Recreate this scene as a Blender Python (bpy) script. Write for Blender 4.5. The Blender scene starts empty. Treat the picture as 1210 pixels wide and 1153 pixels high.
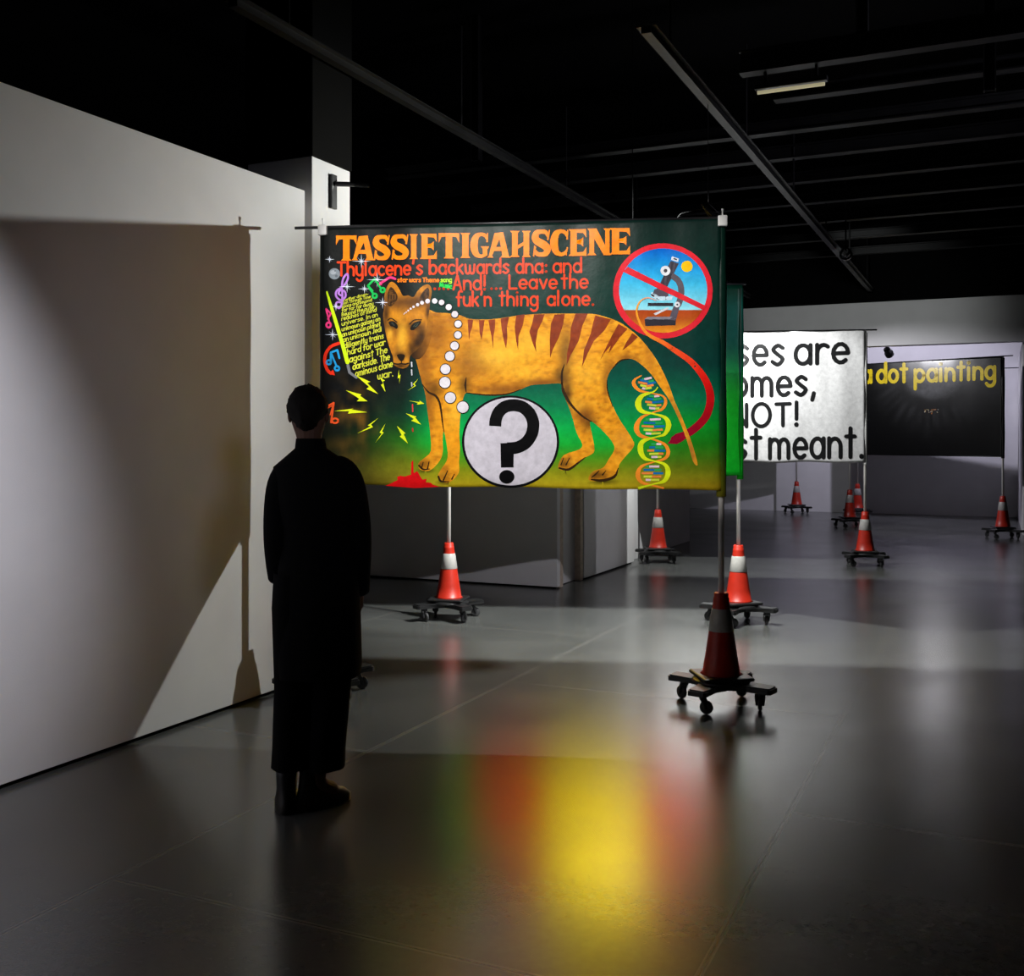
import bpy, bmesh, math, random
from mathutils import Vector, Matrix, Euler, noise
from mathutils.geometry import tessellate_polygon
random.seed(7)
S = bpy.context.scene
COL = S.collection
R = math.radians
PI = math.pi

# ------------------------------------------------------------------ camera
EYE = 1.5                       # lens height above the floor
YAW = R(24.63)                  # turned left of the hall's long axis (+Y)
FOC = 1250.0                    # focal length, in frame pixels (1210 wide)
HOR = 518.0                     # horizon row of the level, shifted lens
cam_d = bpy.data.cameras.new('camera')
cam = bpy.data.objects.new('camera', cam_d); COL.objects.link(cam)
cam.location = (0, 0, EYE); cam.rotation_euler = (R(90), 0, YAW)
cam_d.sensor_fit = 'HORIZONTAL'; cam_d.sensor_width = 36
cam_d.lens = FOC / 1210 * 36
cam_d.shift_y = (HOR - 576.5) / 1210
cam_d.clip_start = .05; cam_d.clip_end = 200
S.camera = cam
FWD = Vector((-math.sin(YAW), math.cos(YAW), 0)); RGT = Vector((math.cos(YAW), math.sin(YAW), 0))

# ------------------------------------------------------------------ world and exposure
w = bpy.data.worlds.new('world'); S.world = w; w.use_nodes = True
w.node_tree.nodes['Background'].inputs[0].default_value = (.75, .78, 1, 1)
w.node_tree.nodes['Background'].inputs[1].default_value = .004
S.view_settings.view_transform = 'Standard'; S.view_settings.look = 'None'
S.view_settings.gamma = 1; S.view_settings.exposure = 0
S.view_settings.use_curve_mapping = False

# ------------------------------------------------------------------ the hall's lamps and some added fill spots (fixtures are built further down)
def lamp(kind, name, loc, energy, color=(1, 1, 1), radius=.02, target=None, size=60, blend=.3):
    d = bpy.data.lights.new(name, kind); d.energy = energy; d.color = color; d.shadow_soft_size = radius
    o = bpy.data.objects.new(name, d); COL.objects.link(o); o.location = loc
    if target is not None:
        o.rotation_euler = (Vector(target) - Vector(loc)).to_track_quat('-Z', 'Y').to_euler()
    if kind == 'SPOT':
        d.spot_size = R(size); d.spot_blend = blend
    return o
LAMP_FRAMING = (-1.85, 1.9, 3.7)      # framing projector for the first banner
LAMP_SPILL = (-1.85, 7.35, 3.0)       # bare lamp between first and second banner
LAMP_SECOND = (-2.4, 7.33, 2.95)       # barn-doored flood on the second banner
LAMP_WHITE = (-2.92, 11.62, 3.0)      # barn-doored flood on the white banner
LAMP_GREEN, GREEN_AT = (1.3, 5.2, 3.3), (-3.03, 8.19, 1.6)   # spot on the second banner from the right
LAMP_DOT = (-3.95, 15.6, 3.33)        # bare lamp before the dot painting
LAMP_WALL, WALL_AT = (-1.2, .9, 3.7), (-3.86, 2.1, 1.6)      # wall washer
LAMP_FILL, FILL_AT = (1.9, -.4, 2.4), (-3.86, 4.7, 1.7)      # weak spot reaching the panel's end
FILL_HEADER, HEADER_AT = (-1.66, 13.3, 3.72), (-2.2, 17.95, 3.5)   # added spot that brightens the header beam
FILL_STEEL, STEEL_AT = (3.6, 8.3, 3.4), (.6, 8.8, 4.4)        # added uplight brightening the roof steel at the right
LAMP_BACK, BACK_AT = (-1.5, 19.3, 4.6), (-1.6, 22.3, 1.5)  # far wall
LAMP_FAR_BANNER, FAR_AT = (-1.69, 19.4, 2.95), (-1.3, 20.9, 2.05)
AIM_SPILL, AIM_SECOND, AIM_WHITE, AIM_DOT = (-.8, -.15, -.58), (0, .5, -.85), (-.1, .6, -.72), (2.87, 2.5, -1.9)
aimed = lambda p, a: tuple(p[i] + a[i] for i in range(3))
lamp('SPOT', 'framing_projector_light', LAMP_FRAMING, 860, (1, .97, .94), .008, (-2.45, 5.54, 1.95), 48, .25)
lamp('SPOT', 'spill_lamp_light', LAMP_SPILL, 360, (.97, 1, .95), .022, aimed(LAMP_SPILL, AIM_SPILL), 152, .6)
lamp('SPOT', 'second_banner_flood_light', LAMP_SECOND, 660, (.97, 1, .95), .005, aimed(LAMP_SECOND, AIM_SECOND), 145, .6)
lamp('SPOT', 'white_banner_flood_light', LAMP_WHITE, 360, (.97, 1, .97), .006, aimed(LAMP_WHITE, AIM_WHITE), 140, .35)
lamp('SPOT', 'green_banner_spot_light', LAMP_GREEN, 350, (.95, .93, 1), .03, GREEN_AT, 34, .25)
lamp('SPOT', 'dot_painting_lamp_light', LAMP_DOT, 400, (.95, .94, 1), .008, aimed(LAMP_DOT, AIM_DOT), 56, .6)
lamp('SPOT', 'wall_washer_light', LAMP_WALL, 700, (.93, .92, 1), .05, WALL_AT, 43, .8)
lamp('SPOT', 'wall_fill_light', LAMP_FILL, 120, (.88, .87, 1), .32, FILL_AT, 26, .9)
lamp('SPOT', 'header_fill_light', FILL_HEADER, 150, (.93, .97, .95), .05, HEADER_AT, 62, .8)
lamp('SPOT', 'steel_fill_light', FILL_STEEL, 480, (.87, .85, 1), .05, STEEL_AT, 60, .8)
lamp('SPOT', 'back_wall_spot_light', LAMP_BACK, 420, (.83, .8, 1), .05, BACK_AT, 110, .9)
lamp('SPOT', 'far_banner_spot_light', LAMP_FAR_BANNER, 50, (.85, .83, 1), .03, FAR_AT, 38, .6)

# ------------------------------------------------------------------ helpers
def lin(c):
    return tuple((v / 255 / 12.92) if v / 255 <= .04045 else ((v / 255 + .055) / 1.055) ** 2.4 for v in c[:3])
def mixc(a, b, t):
    t = max(0., min(1., t)); return tuple(a[i] + (b[i] - a[i]) * t for i in range(3))
def ramp(stops, v):
    if v <= stops[0][0]: return stops[0][1]
    for (a, ca), (b, cb) in zip(stops, stops[1:]):
        if v <= b: return mixc(ca, cb, (v - a) / (b - a))
    return stops[-1][1]
def sstep(a, b, v):
    t = max(0., min(1., (v - a) / (b - a))); return t * t * (3 - 2 * t)

def mat(name, color, rough=.5, metal=0., noise=.0, nscale=12, bump=0., bscale=60, spec=.5, coat=0., rvar=0.):
    m = bpy.data.materials.new(name); m.use_nodes = True
    nt = m.node_tree; b = nt.nodes['Principled BSDF']
    b.inputs['Base Color'].default_value = (*color, 1); b.inputs['Roughness'].default_value = rough
    b.inputs['Metallic'].default_value = metal; b.inputs['Specular IOR Level'].default_value = spec
    b.inputs['Coat Weight'].default_value = coat
    tc = nt.nodes.new('ShaderNodeTexCoord')
    if noise or rvar:
        n = nt.nodes.new('ShaderNodeTexNoise'); n.inputs['Scale'].default_value = nscale; n.inputs['Detail'].default_value = 5
        nt.links.new(tc.outputs['Object'], n.inputs['Vector'])
        if noise:
            r = nt.nodes.new('ShaderNodeMapRange'); r.inputs['From Min'].default_value = .3; r.inputs['From Max'].default_value = .7
            r.inputs['To Min'].default_value = 1 - noise; r.inputs['To Max'].default_value = 1 + noise * .5
            nt.links.new(n.outputs['Fac'], r.inputs['Value'])
            v = nt.nodes.new('ShaderNodeVectorMath'); v.operation = 'SCALE'; v.inputs[0].default_value = color
            nt.links.new(r.outputs[0], v.inputs['Scale']); nt.links.new(v.outputs[0], b.inputs['Base Color'])
        if rvar:
            r = nt.nodes.new('ShaderNodeMapRange'); r.inputs['From Min'].default_value = .3; r.inputs['From Max'].default_value = .7
            r.inputs['To Min'].default_value = rough - rvar; r.inputs['To Max'].default_value = rough + rvar
            nt.links.new(n.outputs['Fac'], r.inputs['Value']); nt.links.new(r.outputs[0], b.inputs['Roughness'])
    if bump:
        n = nt.nodes.new('ShaderNodeTexNoise'); n.inputs['Scale'].default_value = bscale; n.inputs['Detail'].default_value = 4
        bp = nt.nodes.new('ShaderNodeBump'); bp.inputs['Strength'].default_value = bump; bp.inputs['Distance'].default_value = .01
        nt.links.new(tc.outputs['Object'], n.inputs['Vector']); nt.links.new(n.outputs['Fac'], bp.inputs['Height'])
        nt.links.new(bp.outputs[0], b.inputs['Normal'])
    return m

def paint_mat(name, rough=.5, bump=.25, spec=.22):
    """acrylic paint on canvas: colour per vertex, broken by brush noise"""
    m = bpy.data.materials.new(name); m.use_nodes = True
    nt = m.node_tree; b = nt.nodes['Principled BSDF']
    at = nt.nodes.new('ShaderNodeAttribute'); at.attribute_name = 'paint'
    tc = nt.nodes.new('ShaderNodeTexCoord')
    n = nt.nodes.new('ShaderNodeTexNoise'); n.inputs['Scale'].default_value = 22; n.inputs['Detail'].default_value = 7
    n.inputs['Roughness'].default_value = .65
    r = nt.nodes.new('ShaderNodeMapRange'); r.inputs['From Min'].default_value = .3; r.inputs['From Max'].default_value = .7
    r.inputs['To Min'].default_value = .8; r.inputs['To Max'].default_value = 1.1
    v = nt.nodes.new('ShaderNodeVectorMath'); v.operation = 'SCALE'
    nt.links.new(tc.outputs['Object'], n.inputs['Vector']); nt.links.new(n.outputs['Fac'], r.inputs['Value'])
    nt.links.new(at.outputs['Color'], v.inputs[0]); nt.links.new(r.outputs[0], v.inputs['Scale'])
    nt.links.new(v.outputs[0], b.inputs['Base Color'])
    n2 = nt.nodes.new('ShaderNodeTexNoise'); n2.inputs['Scale'].default_value = 9; n2.inputs['Detail'].default_value = 8
    nt.links.new(tc.outputs['Object'], n2.inputs['Vector'])
    bp = nt.nodes.new('ShaderNodeBump'); bp.inputs['Strength'].default_value = bump; bp.inputs['Distance'].default_value = .01
    nt.links.new(n2.outputs['Fac'], bp.inputs['Height']); nt.links.new(bp.outputs[0], b.inputs['Normal'])
    b.inputs['Roughness'].default_value = rough; b.inputs['Specular IOR Level'].default_value = spec
    return m

M = dict(
    wall=mat('white_wall_paint', (.74, .73, .74), .75, noise=.05, nscale=3, bump=.06, bscale=150),
    wall_edge=mat('raw_board_edge', (.62, .5, .4), .8, noise=.2, nscale=20),
    black_paint=mat('black_ceiling_paint', (.0016, .0016, .0018), .8, noise=.3, nscale=4, spec=.05),
    black_metal=mat('black_enamel', (.016, .016, .018), .32, noise=.2, nscale=8, bump=.1, bscale=20),
    black_steel=mat('black_ceiling_steel', (.005, .005, .0055), .5, noise=.4, nscale=5, bump=.1, bscale=20, spec=.2),
    black_plastic=mat('black_plastic', (.012, .012, .013), .4, noise=.2, nscale=30, bump=.1),
    rubber=mat('grey_rubber_tyre', (.03, .03, .032), .55),
    steel=mat('caster_steel', (.35, .35, .36), .35, metal=1),
    cone=mat('orange_red_pvc', (.45, .02, .008), .42, noise=.12, nscale=14, bump=.05),
    band=mat('grey_white_reflective_sleeve', (.42, .405, .39), .3, noise=.1, nscale=40),
    pole=mat('white_painted_pole', (.72, .69, .66), .4, noise=.05),
    clip=mat('white_plastic_clip', (.75, .75, .73), .4),
    cloth_black=mat('black_wool_cloth', (.0035, .0035, .004), .95, noise=.2, nscale=40, spec=.1),
    hair=mat('dark_hair', (.006, .004, .003), .8, noise=.3, nscale=60, spec=.2),
    skin=mat('skin', (.12, .06, .04), .6, noise=.05, spec=.2),
    shoe=mat('black_leather', (.006, .006, .006), .45),
)
PAINT = paint_mat('acrylic_paint_on_canvas', .36, .3, .09)
PAINT_GLOSS = paint_mat('glossy_paint_on_canvas', .18, .04, 1.0)
PAINT_SATIN = paint_mat('satin_paint_on_canvas', .4, .2, .5)
PAINT_MATT = paint_mat('flat_paint_on_canvas', .6, .2)

def link_mesh(name, bm, m, parent=None, smooth=False, loc=None):
    me = bpy.data.meshes.new(name); bm.normal_update(); bm.to_mesh(me); bm.free()
    if smooth:
        for p in me.polygons: p.use_smooth = True
    me.materials.append(m)
    o = bpy.data.objects.new(name, me); COL.objects.link(o)
    if parent is not None: o.parent = parent
    if loc is not None: o.location = loc
    return o
def thing(name, label, cat, loc=(0, 0, 0), rz=0., group=None):
    o = bpy.data.objects.new(name, None); COL.objects.link(o); o.empty_display_size = .1
    o.location = loc; o.rotation_euler = (0, 0, rz); o['label'] = label; o['category'] = cat
    if group: o['group'] = group
    return o
def tag(o, label, cat, group=None):
    o['label'] = label; o['category'] = cat
    if group: o['group'] = group
    return o
def struct(name, bm, m, smooth=False):
    o = link_mesh(name, bm, m, None, smooth); o['kind'] = 'structure'; return o
def dup(root, loc, rz, label, group=None):
    r = root.copy(); COL.objects.link(r); r.location = loc; r.rotation_euler = (0, 0, rz); r['label'] = label
    if group: r['group'] = group
    for ch in list(root.children):
        c = ch.copy(); COL.objects.link(c); c.parent = r
        for g in list(ch.children):
            d = g.copy(); COL.objects.link(d); d.parent = c
    return r
def box(bm, a, b, bevel=0.):
    """box between two corners"""
    vs = [bm.verts.new((x, y, z)) for x in (a[0], b[0]) for y in (a[1], b[1]) for z in (a[2], b[2])]
    fs = [(0, 1, 3, 2), (4, 6, 7, 5), (0, 4, 5, 1), (2, 3, 7, 6), (0, 2, 6, 4), (1, 5, 7, 3)]
    faces = [bm.faces.new([vs[i] for i in f]) for f in fs]
    if bevel:
        es = list({e for f in faces for e in f.edges})
        bmesh.ops.bevel(bm, geom=es, offset=bevel, segments=2, affect='EDGES', profile=.5)
def tube(bm, pts, radii, seg=16, cap=True):
    """round tube through 3-D points"""
    pts = [Vector(p) for p in pts]
    if not hasattr(radii, '__len__'): radii = [radii] * len(pts)
    rings = []; u = None
    for i, p in enumerate(pts):
        t = (pts[min(i + 1, len(pts) - 1)] - pts[max(i - 1, 0)]).normalized()
        if u is None: u = t.cross(Vector((0, 0, 1)) if abs(t.z) < .9 else Vector((1, 0, 0))).normalized()
        u = (u - t * u.dot(t)).normalized(); v = t.cross(u)
        rings.append([bm.verts.new(p + (u * math.cos(k * 2 * PI / seg) + v * math.sin(k * 2 * PI / seg)) * radii[i]) for k in range(seg)])
    for A, B in zip(rings, rings[1:]):
        for k in range(seg): bm.faces.new((A[k], A[(k + 1) % seg], B[(k + 1) % seg], B[k]))
    if cap:
        bm.faces.new(rings[0][::-1]); bm.faces.new(rings[-1])
def lathe(bm, prof, seg=32, c=(0, 0, 0), cap=True):
    rings = [[bm.verts.new((c[0] + r * math.cos(k * 2 * PI / seg), c[1] + r * math.sin(k * 2 * PI / seg), c[2] + z)) for k in range(seg)] for r, z in prof]
    for A, B in zip(rings, rings[1:]):
        for k in range(seg): bm.faces.new((A[k], A[(k + 1) % seg], B[(k + 1) % seg], B[k]))
    if cap:
        bm.faces.new(rings[0][::-1]); bm.faces.new(rings[-1])
def loft(bm, rings_def, seg=24, cap=True):
    """stack of ellipses: (x, y, z, rx, ry[, power])"""
    rings = []
    for d in rings_def:
        x, y, z, rx, ry = d[:5]; p = d[5] if len(d) > 5 else 1.
        ring = []
        for k in range(seg):
            a = k * 2 * PI / seg; ca, sa = math.cos(a), math.sin(a)
            ring.append(bm.verts.new((x + rx * math.copysign(abs(ca) ** p, ca), y + ry * math.copysign(abs(sa) ** p, sa), z)))
        rings.append(ring)
    for A, B in zip(rings, rings[1:]):
        for k in range(seg): bm.faces.new((A[k], A[(k + 1) % seg], B[(k + 1) % seg], B[k]))
    if cap:
        bm.faces.new(rings[0][::-1]); bm.faces.new(rings[-1])
NB = bmesh.new

# ------------------------------------------------------------------ the setting
def floor_mat():
    m = bpy.data.materials.new('dark_grey_sheet_floor'); m.use_nodes = True
    nt = m.node_tree; b = nt.nodes['Principled BSDF']; L = nt.links.new; N = nt.nodes.new
    tc = N('ShaderNodeTexCoord'); sx = N('ShaderNodeSeparateXYZ'); L(tc.outputs['Object'], sx.inputs[0])
    def mth(op, a, c=None, clamp=False):
        n = N('ShaderNodeMath'); n.operation = op; n.use_clamp = clamp
        for i, v in enumerate((a, c)):
            if v is None: continue
            if isinstance(v, (int, float)): n.inputs[i].default_value = v
            else: L(v, n.inputs[i])
        return n.outputs[0]
    # long seams every 1.985 m, sheet ends staggered every 3.2 m
    u = mth('DIVIDE', mth('ADD', sx.outputs[0], .757 + 1.985 * 20), 1.985)
    col = mth('FLOOR', u); fu = mth('FRACT', u)
    du = mth('MULTIPLY', mth('MINIMUM', fu, mth('SUBTRACT', 1., fu)), 1.985)
    odd = mth('MULTIPLY', mth('MODULO', col, 2.), 1.61)
    v = mth('DIVIDE', mth('ADD', mth('SUBTRACT', sx.outputs[1], odd), 3.22 * 10 - 4.32 + 3.22), 3.22)
    fv = mth('FRACT', v); dv = mth('MULTIPLY', mth('MINIMUM', fv, mth('SUBTRACT', 1., fv)), 3.22)
    d = mth('MINIMUM', du, dv)
    seam = mth('LESS_THAN', d, .0032)
    lip = mth('SUBTRACT', mth('LESS_THAN', d, .012), seam)
    n1 = N('ShaderNodeTexNoise'); n1.inputs['Scale'].default_value = 1.3; n1.inputs['Detail'].default_value = 3; L(tc.outputs['Object'], n1.inputs['Vector'])
    n2 = N('ShaderNodeTexNoise'); n2.inputs['Scale'].default_value = 28; n2.inputs['Detail'].default_value = 6; L(tc.outputs['Object'], n2.inputs['Vector'])
    fac = mth('ADD', mth('MULTIPLY', n1.outputs['Fac'], .6), mth('MULTIPLY', n2.outputs['Fac'], .4))
    cr = N('ShaderNodeValToRGB'); cr.color_ramp.elements[0].position = .3; cr.color_ramp.elements[1].position = .7
    cr.color_ramp.elements[0].color = (.06, .062, .061, 1); cr.color_ramp.elements[1].color = (.088, .09, .087, 1)
    L(fac, cr.inputs[0])
    mx = N('ShaderNodeMix'); mx.data_type = 'RGBA'; L(seam, mx.inputs[0]); L(cr.outputs[0], mx.inputs[6]); mx.inputs[7].default_value = (.015, .015, .015, 1)
    mx2 = N('ShaderNodeMix'); mx2.data_type = 'RGBA'; L(mth('MULTIPLY', lip, .45), mx2.inputs[0]); L(mx.outputs[2], mx2.inputs[6]); mx2.inputs[7].default_value = (.22, .215, .2, 1)
    L(mx2.outputs[2], b.inputs['Base Color'])
    rr = N('ShaderNodeMapRange'); rr.inputs['From Min'].default_value = .35; rr.inputs['From Max'].default_value = .65
    rr.inputs['To Min'].default_value = .23; rr.inputs['To Max'].default_value = .27
    L(n1.outputs['Fac'], rr.inputs['Value']); L(rr.outputs[0], b.inputs['Roughness'])
    n3 = N('ShaderNodeTexNoise'); n3.inputs['Scale'].default_value = 110; n3.inputs['Detail'].default_value = 3; L(tc.outputs['Object'], n3.inputs['Vector'])
    h = mth('SUBTRACT', mth('MULTIPLY', n3.outputs['Fac'], .12), mth('MULTIPLY', seam, .4))
    bp = N('ShaderNodeBump'); bp.inputs['Strength'].default_value = .35; bp.inputs['Distance'].default_value = .006
    L(h, bp.inputs['Height']); L(bp.outputs[0], b.inputs['Normal'])
    b.inputs['Specular IOR Level'].default_value = 1.2
    return m
bm = NB(); box(bm, (-12, -4, -.1), (8, 24, 0)); struct('floor', bm, floor_mat())
bm = NB(); box(bm, (-12, -4, 5.6), (8, 24, 5.7)); struct('ceiling', bm, M['black_paint'])

# long white panel on the left with a shadow gap at its foot
bm = NB(); box(bm, (-3.98, -3.5, .022), (-3.86, 5.37, 3.02), .003); struct('wall_left', bm, M['wall'])
bm = NB(); box(bm, (-3.97, -3.5, 0), (-3.90, 5.36, .022)); struct('gap_strip_left', bm, M['black_paint'])  # black strip added in the shade gap under the panel
# square column behind the panel's end, painted black above
bm = NB(); box(bm, (-4.4, 5.5, 0), (-3.9, 5.93, 3.27), .006); struct('wall_column', bm, M['wall'])
bm = NB(); box(bm, (-4.41, 5.49, 3.27), (-3.89, 5.94, 5.6), .006); struct('trim_column', bm, M['black_paint'])
# the block of panels in the middle
bm = NB(); box(bm, (-8.5, 9.76, .02), (-3.98, 9.84, 3.02), .003); struct('wall_block_front', bm, M['wall'])
bm = NB(); box(bm, (-8.5, 9.79, 0), (-4.02, 9.83, .02)); struct('gap_strip_block_front', bm, M['black_paint'])  # black strip added in the front panel's shade gap
bm = NB(); box(bm, (-4.05, 9.84, .005), (-3.985, 9.93, 3.0)); struct('trim_1', bm, M['wall_edge'])
bm = NB(); box(bm, (-4.12, 9.93, .01), (-4.05, 10.42, 3.0)); struct('wall_block_recess', bm, M['wall'])
bm = NB(); box(bm, (-4.06, 10.42, .005), (-3.985, 10.5, 3.0)); struct('trim_2', bm, M['wall_edge'])
bm = NB(); box(bm, (-4.1, 10.5, .02), (-3.975, 12.2, 3.02), .003); struct('wall_block_side', bm, M['wall'])
bm = NB(); box(bm, (-4.09, 10.5, 0), (-4.01, 12.2, .02)); struct('gap_strip_block_side', bm, M['black_paint'])  # black strip added in the side panel's shade gap
bm = NB(); box(bm, (-4.22, 12.2, .0), (-4.09, 15.16, 3.02), .003); struct('wall_block_far', bm, M['wall'])
# far wall, header beam, far right return
bm = NB(); box(bm, (-12, 22.3, 0), (8, 22.42, 5.6)); struct('wall_back', bm, M['wall'])
bm = NB(); box(bm, (-12, 17.95, 2.99), (8, 18.2, 3.7), .004); struct('trim_header', bm, M['wall'])
bm = NB(); box(bm, (-12, 18.0, 3.7), (8, 18.1, 5.6)); struct('black_panel_over_header', bm, M['black_paint'])  # black panel added to hide the lit back wall above the header
bm = NB(); box(bm, (.36, 18.2, 0), (.5, 22.3, 3.0), .004); struct('wall_right_return', bm, M['wall'])
bm = NB(); box(bm, (6.5, -4, 0), (6.6, 24, 5.6)); struct('wall_right', bm, M['black_paint'])
bm = NB(); box(bm, (-12, -4.1, 0), (8, -4, 5.6)); struct('wall_rear', bm, M['black_paint'])

# ceiling steel: joists across, all black
for k, (y, z0, h, x0, x1) in enumerate([(8.1, 4.3, .16, -1.8, 6), (8.95, 4.33, .1, -1.7, 6), (9.8, 4.3, .1, -6, 6), (10.75, 4.3, .12, -6, 6), (11.8, 4.3, .1, -6, 6), (12.9, 4.3, .1, -6, 6),
                                        (14.1, 4.3, .1, -6, 6), (15.4, 4.3, .1, -6, 6), (16.8, 4.3, .1, -6, 6)]):
    bm = NB(); box(bm, (x0, y, z0), (x1, y + .12, z0 + .014)); box(bm, (x0, y + .053, z0 + .014), (x1, y + .067, z0 + h)); box(bm, (x0, y, z0 + h), (x1, y + .12, z0 + h + .014))
    o = struct('trim_joist_%d' % (k + 1), bm, M['black_steel'])
for k, (x, y, z) in enumerate([(-.05, 8.75, 4.12), (-.95, 8.6, 4.55), (-4.6, 9.2, 4.2)]):
    bm = NB(); box(bm, (x - .045, y - .045, z), (x - .035, y + .045, 5.6)); box(bm, (x + .035, y - .045, z), (x + .045, y + .045, 5.6)); box(bm, (x - .035, y - .006, z), (x + .035, y + .006, 5.6))
    struct('trim_hanger_%d' % (k + 1), bm, M['black_steel'])

# ------------------------------------------------------------------ painting kit: flat coloured shapes in one mesh
class Painter:
    def __init__(self, maxseg=7.): self.items = []; self.layer = 0; self.maxseg = maxseg
    def add(self, verts, tris, col):
        self.items.append((verts, tris, [lin(col(x, y)) if callable(col) else lin(col) for x, y in verts], self.layer))
    def poly(self, pts, col, maxlen=9.):
        tr = tessellate_polygon([[Vector((x, y, 0)) for x, y in pts]])
        b = NB(); vs = [b.verts.new((x, y, 0)) for x, y in pts]
        for t in tr:
            try: b.faces.new([vs[i] for i in t])
            except ValueError: pass
        for _ in range(7):
            es = [e for e in b.edges if e.calc_length() > maxlen]
            if not es: break
            bmesh.ops.subdivide_edges(b, edges=es, cuts=1)
            bmesh.ops.triangulate(b, faces=b.faces[:])
        b.verts.index_update()
        self.add([(v.co.x, v.co.y) for v in b.verts], [[v.index for v in f.verts] for f in b.faces], col); b.free()
    def smooth_poly(self, pts, col, maxlen=9., n=4):
        self.poly(spline(pts, n, True), col, maxlen)
    def disc(self, cx, cy, rx, ry=None, col=(255, 255, 255), n=28, ang=0.):
        ry = ry or rx; ca, sa = math.cos(ang), math.sin(ang)
        if rx > 6:
            self.poly([(cx + rx * math.cos(k * 2 * PI / n) * ca - ry * math.sin(k * 2 * PI / n) * sa, cy + rx * math.cos(k * 2 * PI / n) * sa + ry * math.sin(k * 2 * PI / n) * ca) for k in range(n)], col); return
        v = [(cx, cy)] + [(cx + rx * math.cos(k * 2 * PI / n) * ca - ry * math.sin(k * 2 * PI / n) * sa, cy + rx * math.cos(k * 2 * PI / n) * sa + ry * math.sin(k * 2 * PI / n) * ca) for k in range(n)]
        self.add(v, [(0, k + 1, (k + 1) % n + 1) for k in range(n)], col)
    def ribbon(self, pts, hw, col, ends=True, closed=False):
        """brush stroke of half-width hw (number or list); col may be one colour, a list or a function"""
        hws = list(hw) if hasattr(hw, '__len__') else [hw] * len(pts)
        cols = col if isinstance(col, list) else [col] * len(pts)
        # long straight runs are cut so the stroke follows the cloth
        np_, nh, nc = [pts[0]], [hws[0]], [cols[0]]
        for i in range(1, len(pts)):
            m = max(1, math.ceil(math.dist(pts[i - 1][:2], pts[i][:2]) / self.maxseg))
            for k in range(1, m + 1):
                f = k / m; np_.append(tuple(pts[i - 1][j] + (pts[i][j] - pts[i - 1][j]) * f for j in (0, 1)))
                nh.append(hws[i - 1] + (hws[i] - hws[i - 1]) * f); nc.append(cols[i])
        pts, hws, cols = np_, nh, nc; n = len(pts)
        def cc(c, x, y): return lin(c(x, y)) if callable(c) else lin(c)
        V = []; T = []; C = []
        def dirv(i, j):
            dx, dy = pts[j][0] - pts[i][0], pts[j][1] - pts[i][1]; l = math.hypot(dx, dy) or 1e-6; return dx / l, dy / l
        def dot(i):
            m = 10; b = len(V); x, y = pts[i]; V.append((x, y)); C.append(cc(cols[i], x, y))
            for k in range(m):
                V.append((x + hws[i] * math.cos(k * 2 * PI / m), y + hws[i] * math.sin(k * 2 * PI / m))); C.append(cc(cols[i], x, y))
            for k in range(m): T.append((b, b + 1 + k, b + 1 + (k + 1) % m))
        for i in range(n - 1):
            d = dirv(i, i + 1)
            def side(k):
                nb = []
                if k > 0: nb.append(dirv(k - 1, k))
                if k < n - 1: nb.append(dirv(k, k + 1))
                if len(nb) == 2 and nb[0][0] * nb[1][0] + nb[0][1] * nb[1][1] > .5:
                    ax, ay = nb[0][0] + nb[1][0], nb[0][1] + nb[1][1]; l = math.hypot(ax, ay); ax /= l; ay /= l
                    f = 1 / max(.5, ax * d[0] + ay * d[1]); return -ay * hws[k] * f, ax * hws[k] * f
                return -d[1] * hws[k], d[0] * hws[k]
            b = len(V)
            for k in (i, i + 1):
                ox, oy = side(k); x, y = pts[k]
                V.extend([(x + ox, y + oy), (x - ox, y - oy)]); C.extend([cc(cols[k], x, y)] * 2)
            T.extend([(b, b + 1, b + 3), (b, b + 3, b + 2)])
        for i in range(n):
            if i in (0, n - 1):
                if ends: dot(i)
            else:
                a, c = dirv(i - 1, i), dirv(i, i + 1)
                if a[0] * c[0] + a[1] * c[1] <= .5: dot(i)
        self.items.append((V, T, C, self.layer))
    def star(self, x, y, r, col=(235, 240, 250), arms=4, rot=0., w=.55):
        for k in range(arms):
            a = rot + k * 2 * PI / arms; s = r if k % 2 == 0 else r * .75
            c, d = math.cos(a), math.sin(a)
            self.add([(x - d * w, y + c * w), (x + d * w, y - c * w), (x + c * s, y + d * s)], [(0, 1, 2)], col)
        self.disc(x, y, w * 1.7, None, col, 10)
    ydown = True
    def build(self, bm, place, attr, step=.0007):
        for V, T, C, lay in self.items:
            vs = [bm.verts.new(place(x, y, lay * step)) for x, y in V]
            for v, c in zip(vs, C): v[attr] = (*c, 1)
            for t in T:
                (ax, ay), (bx, by), (cx, cy) = (V[i] for i in t)
                if ((bx - ax) * (cy - ay) - (by - ay) * (cx - ax) > 0) == self.ydown: t = t[::-1]
                try: f = bm.faces.new([vs[i] for i in t]); f.smooth = True
                except ValueError: pass

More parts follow.
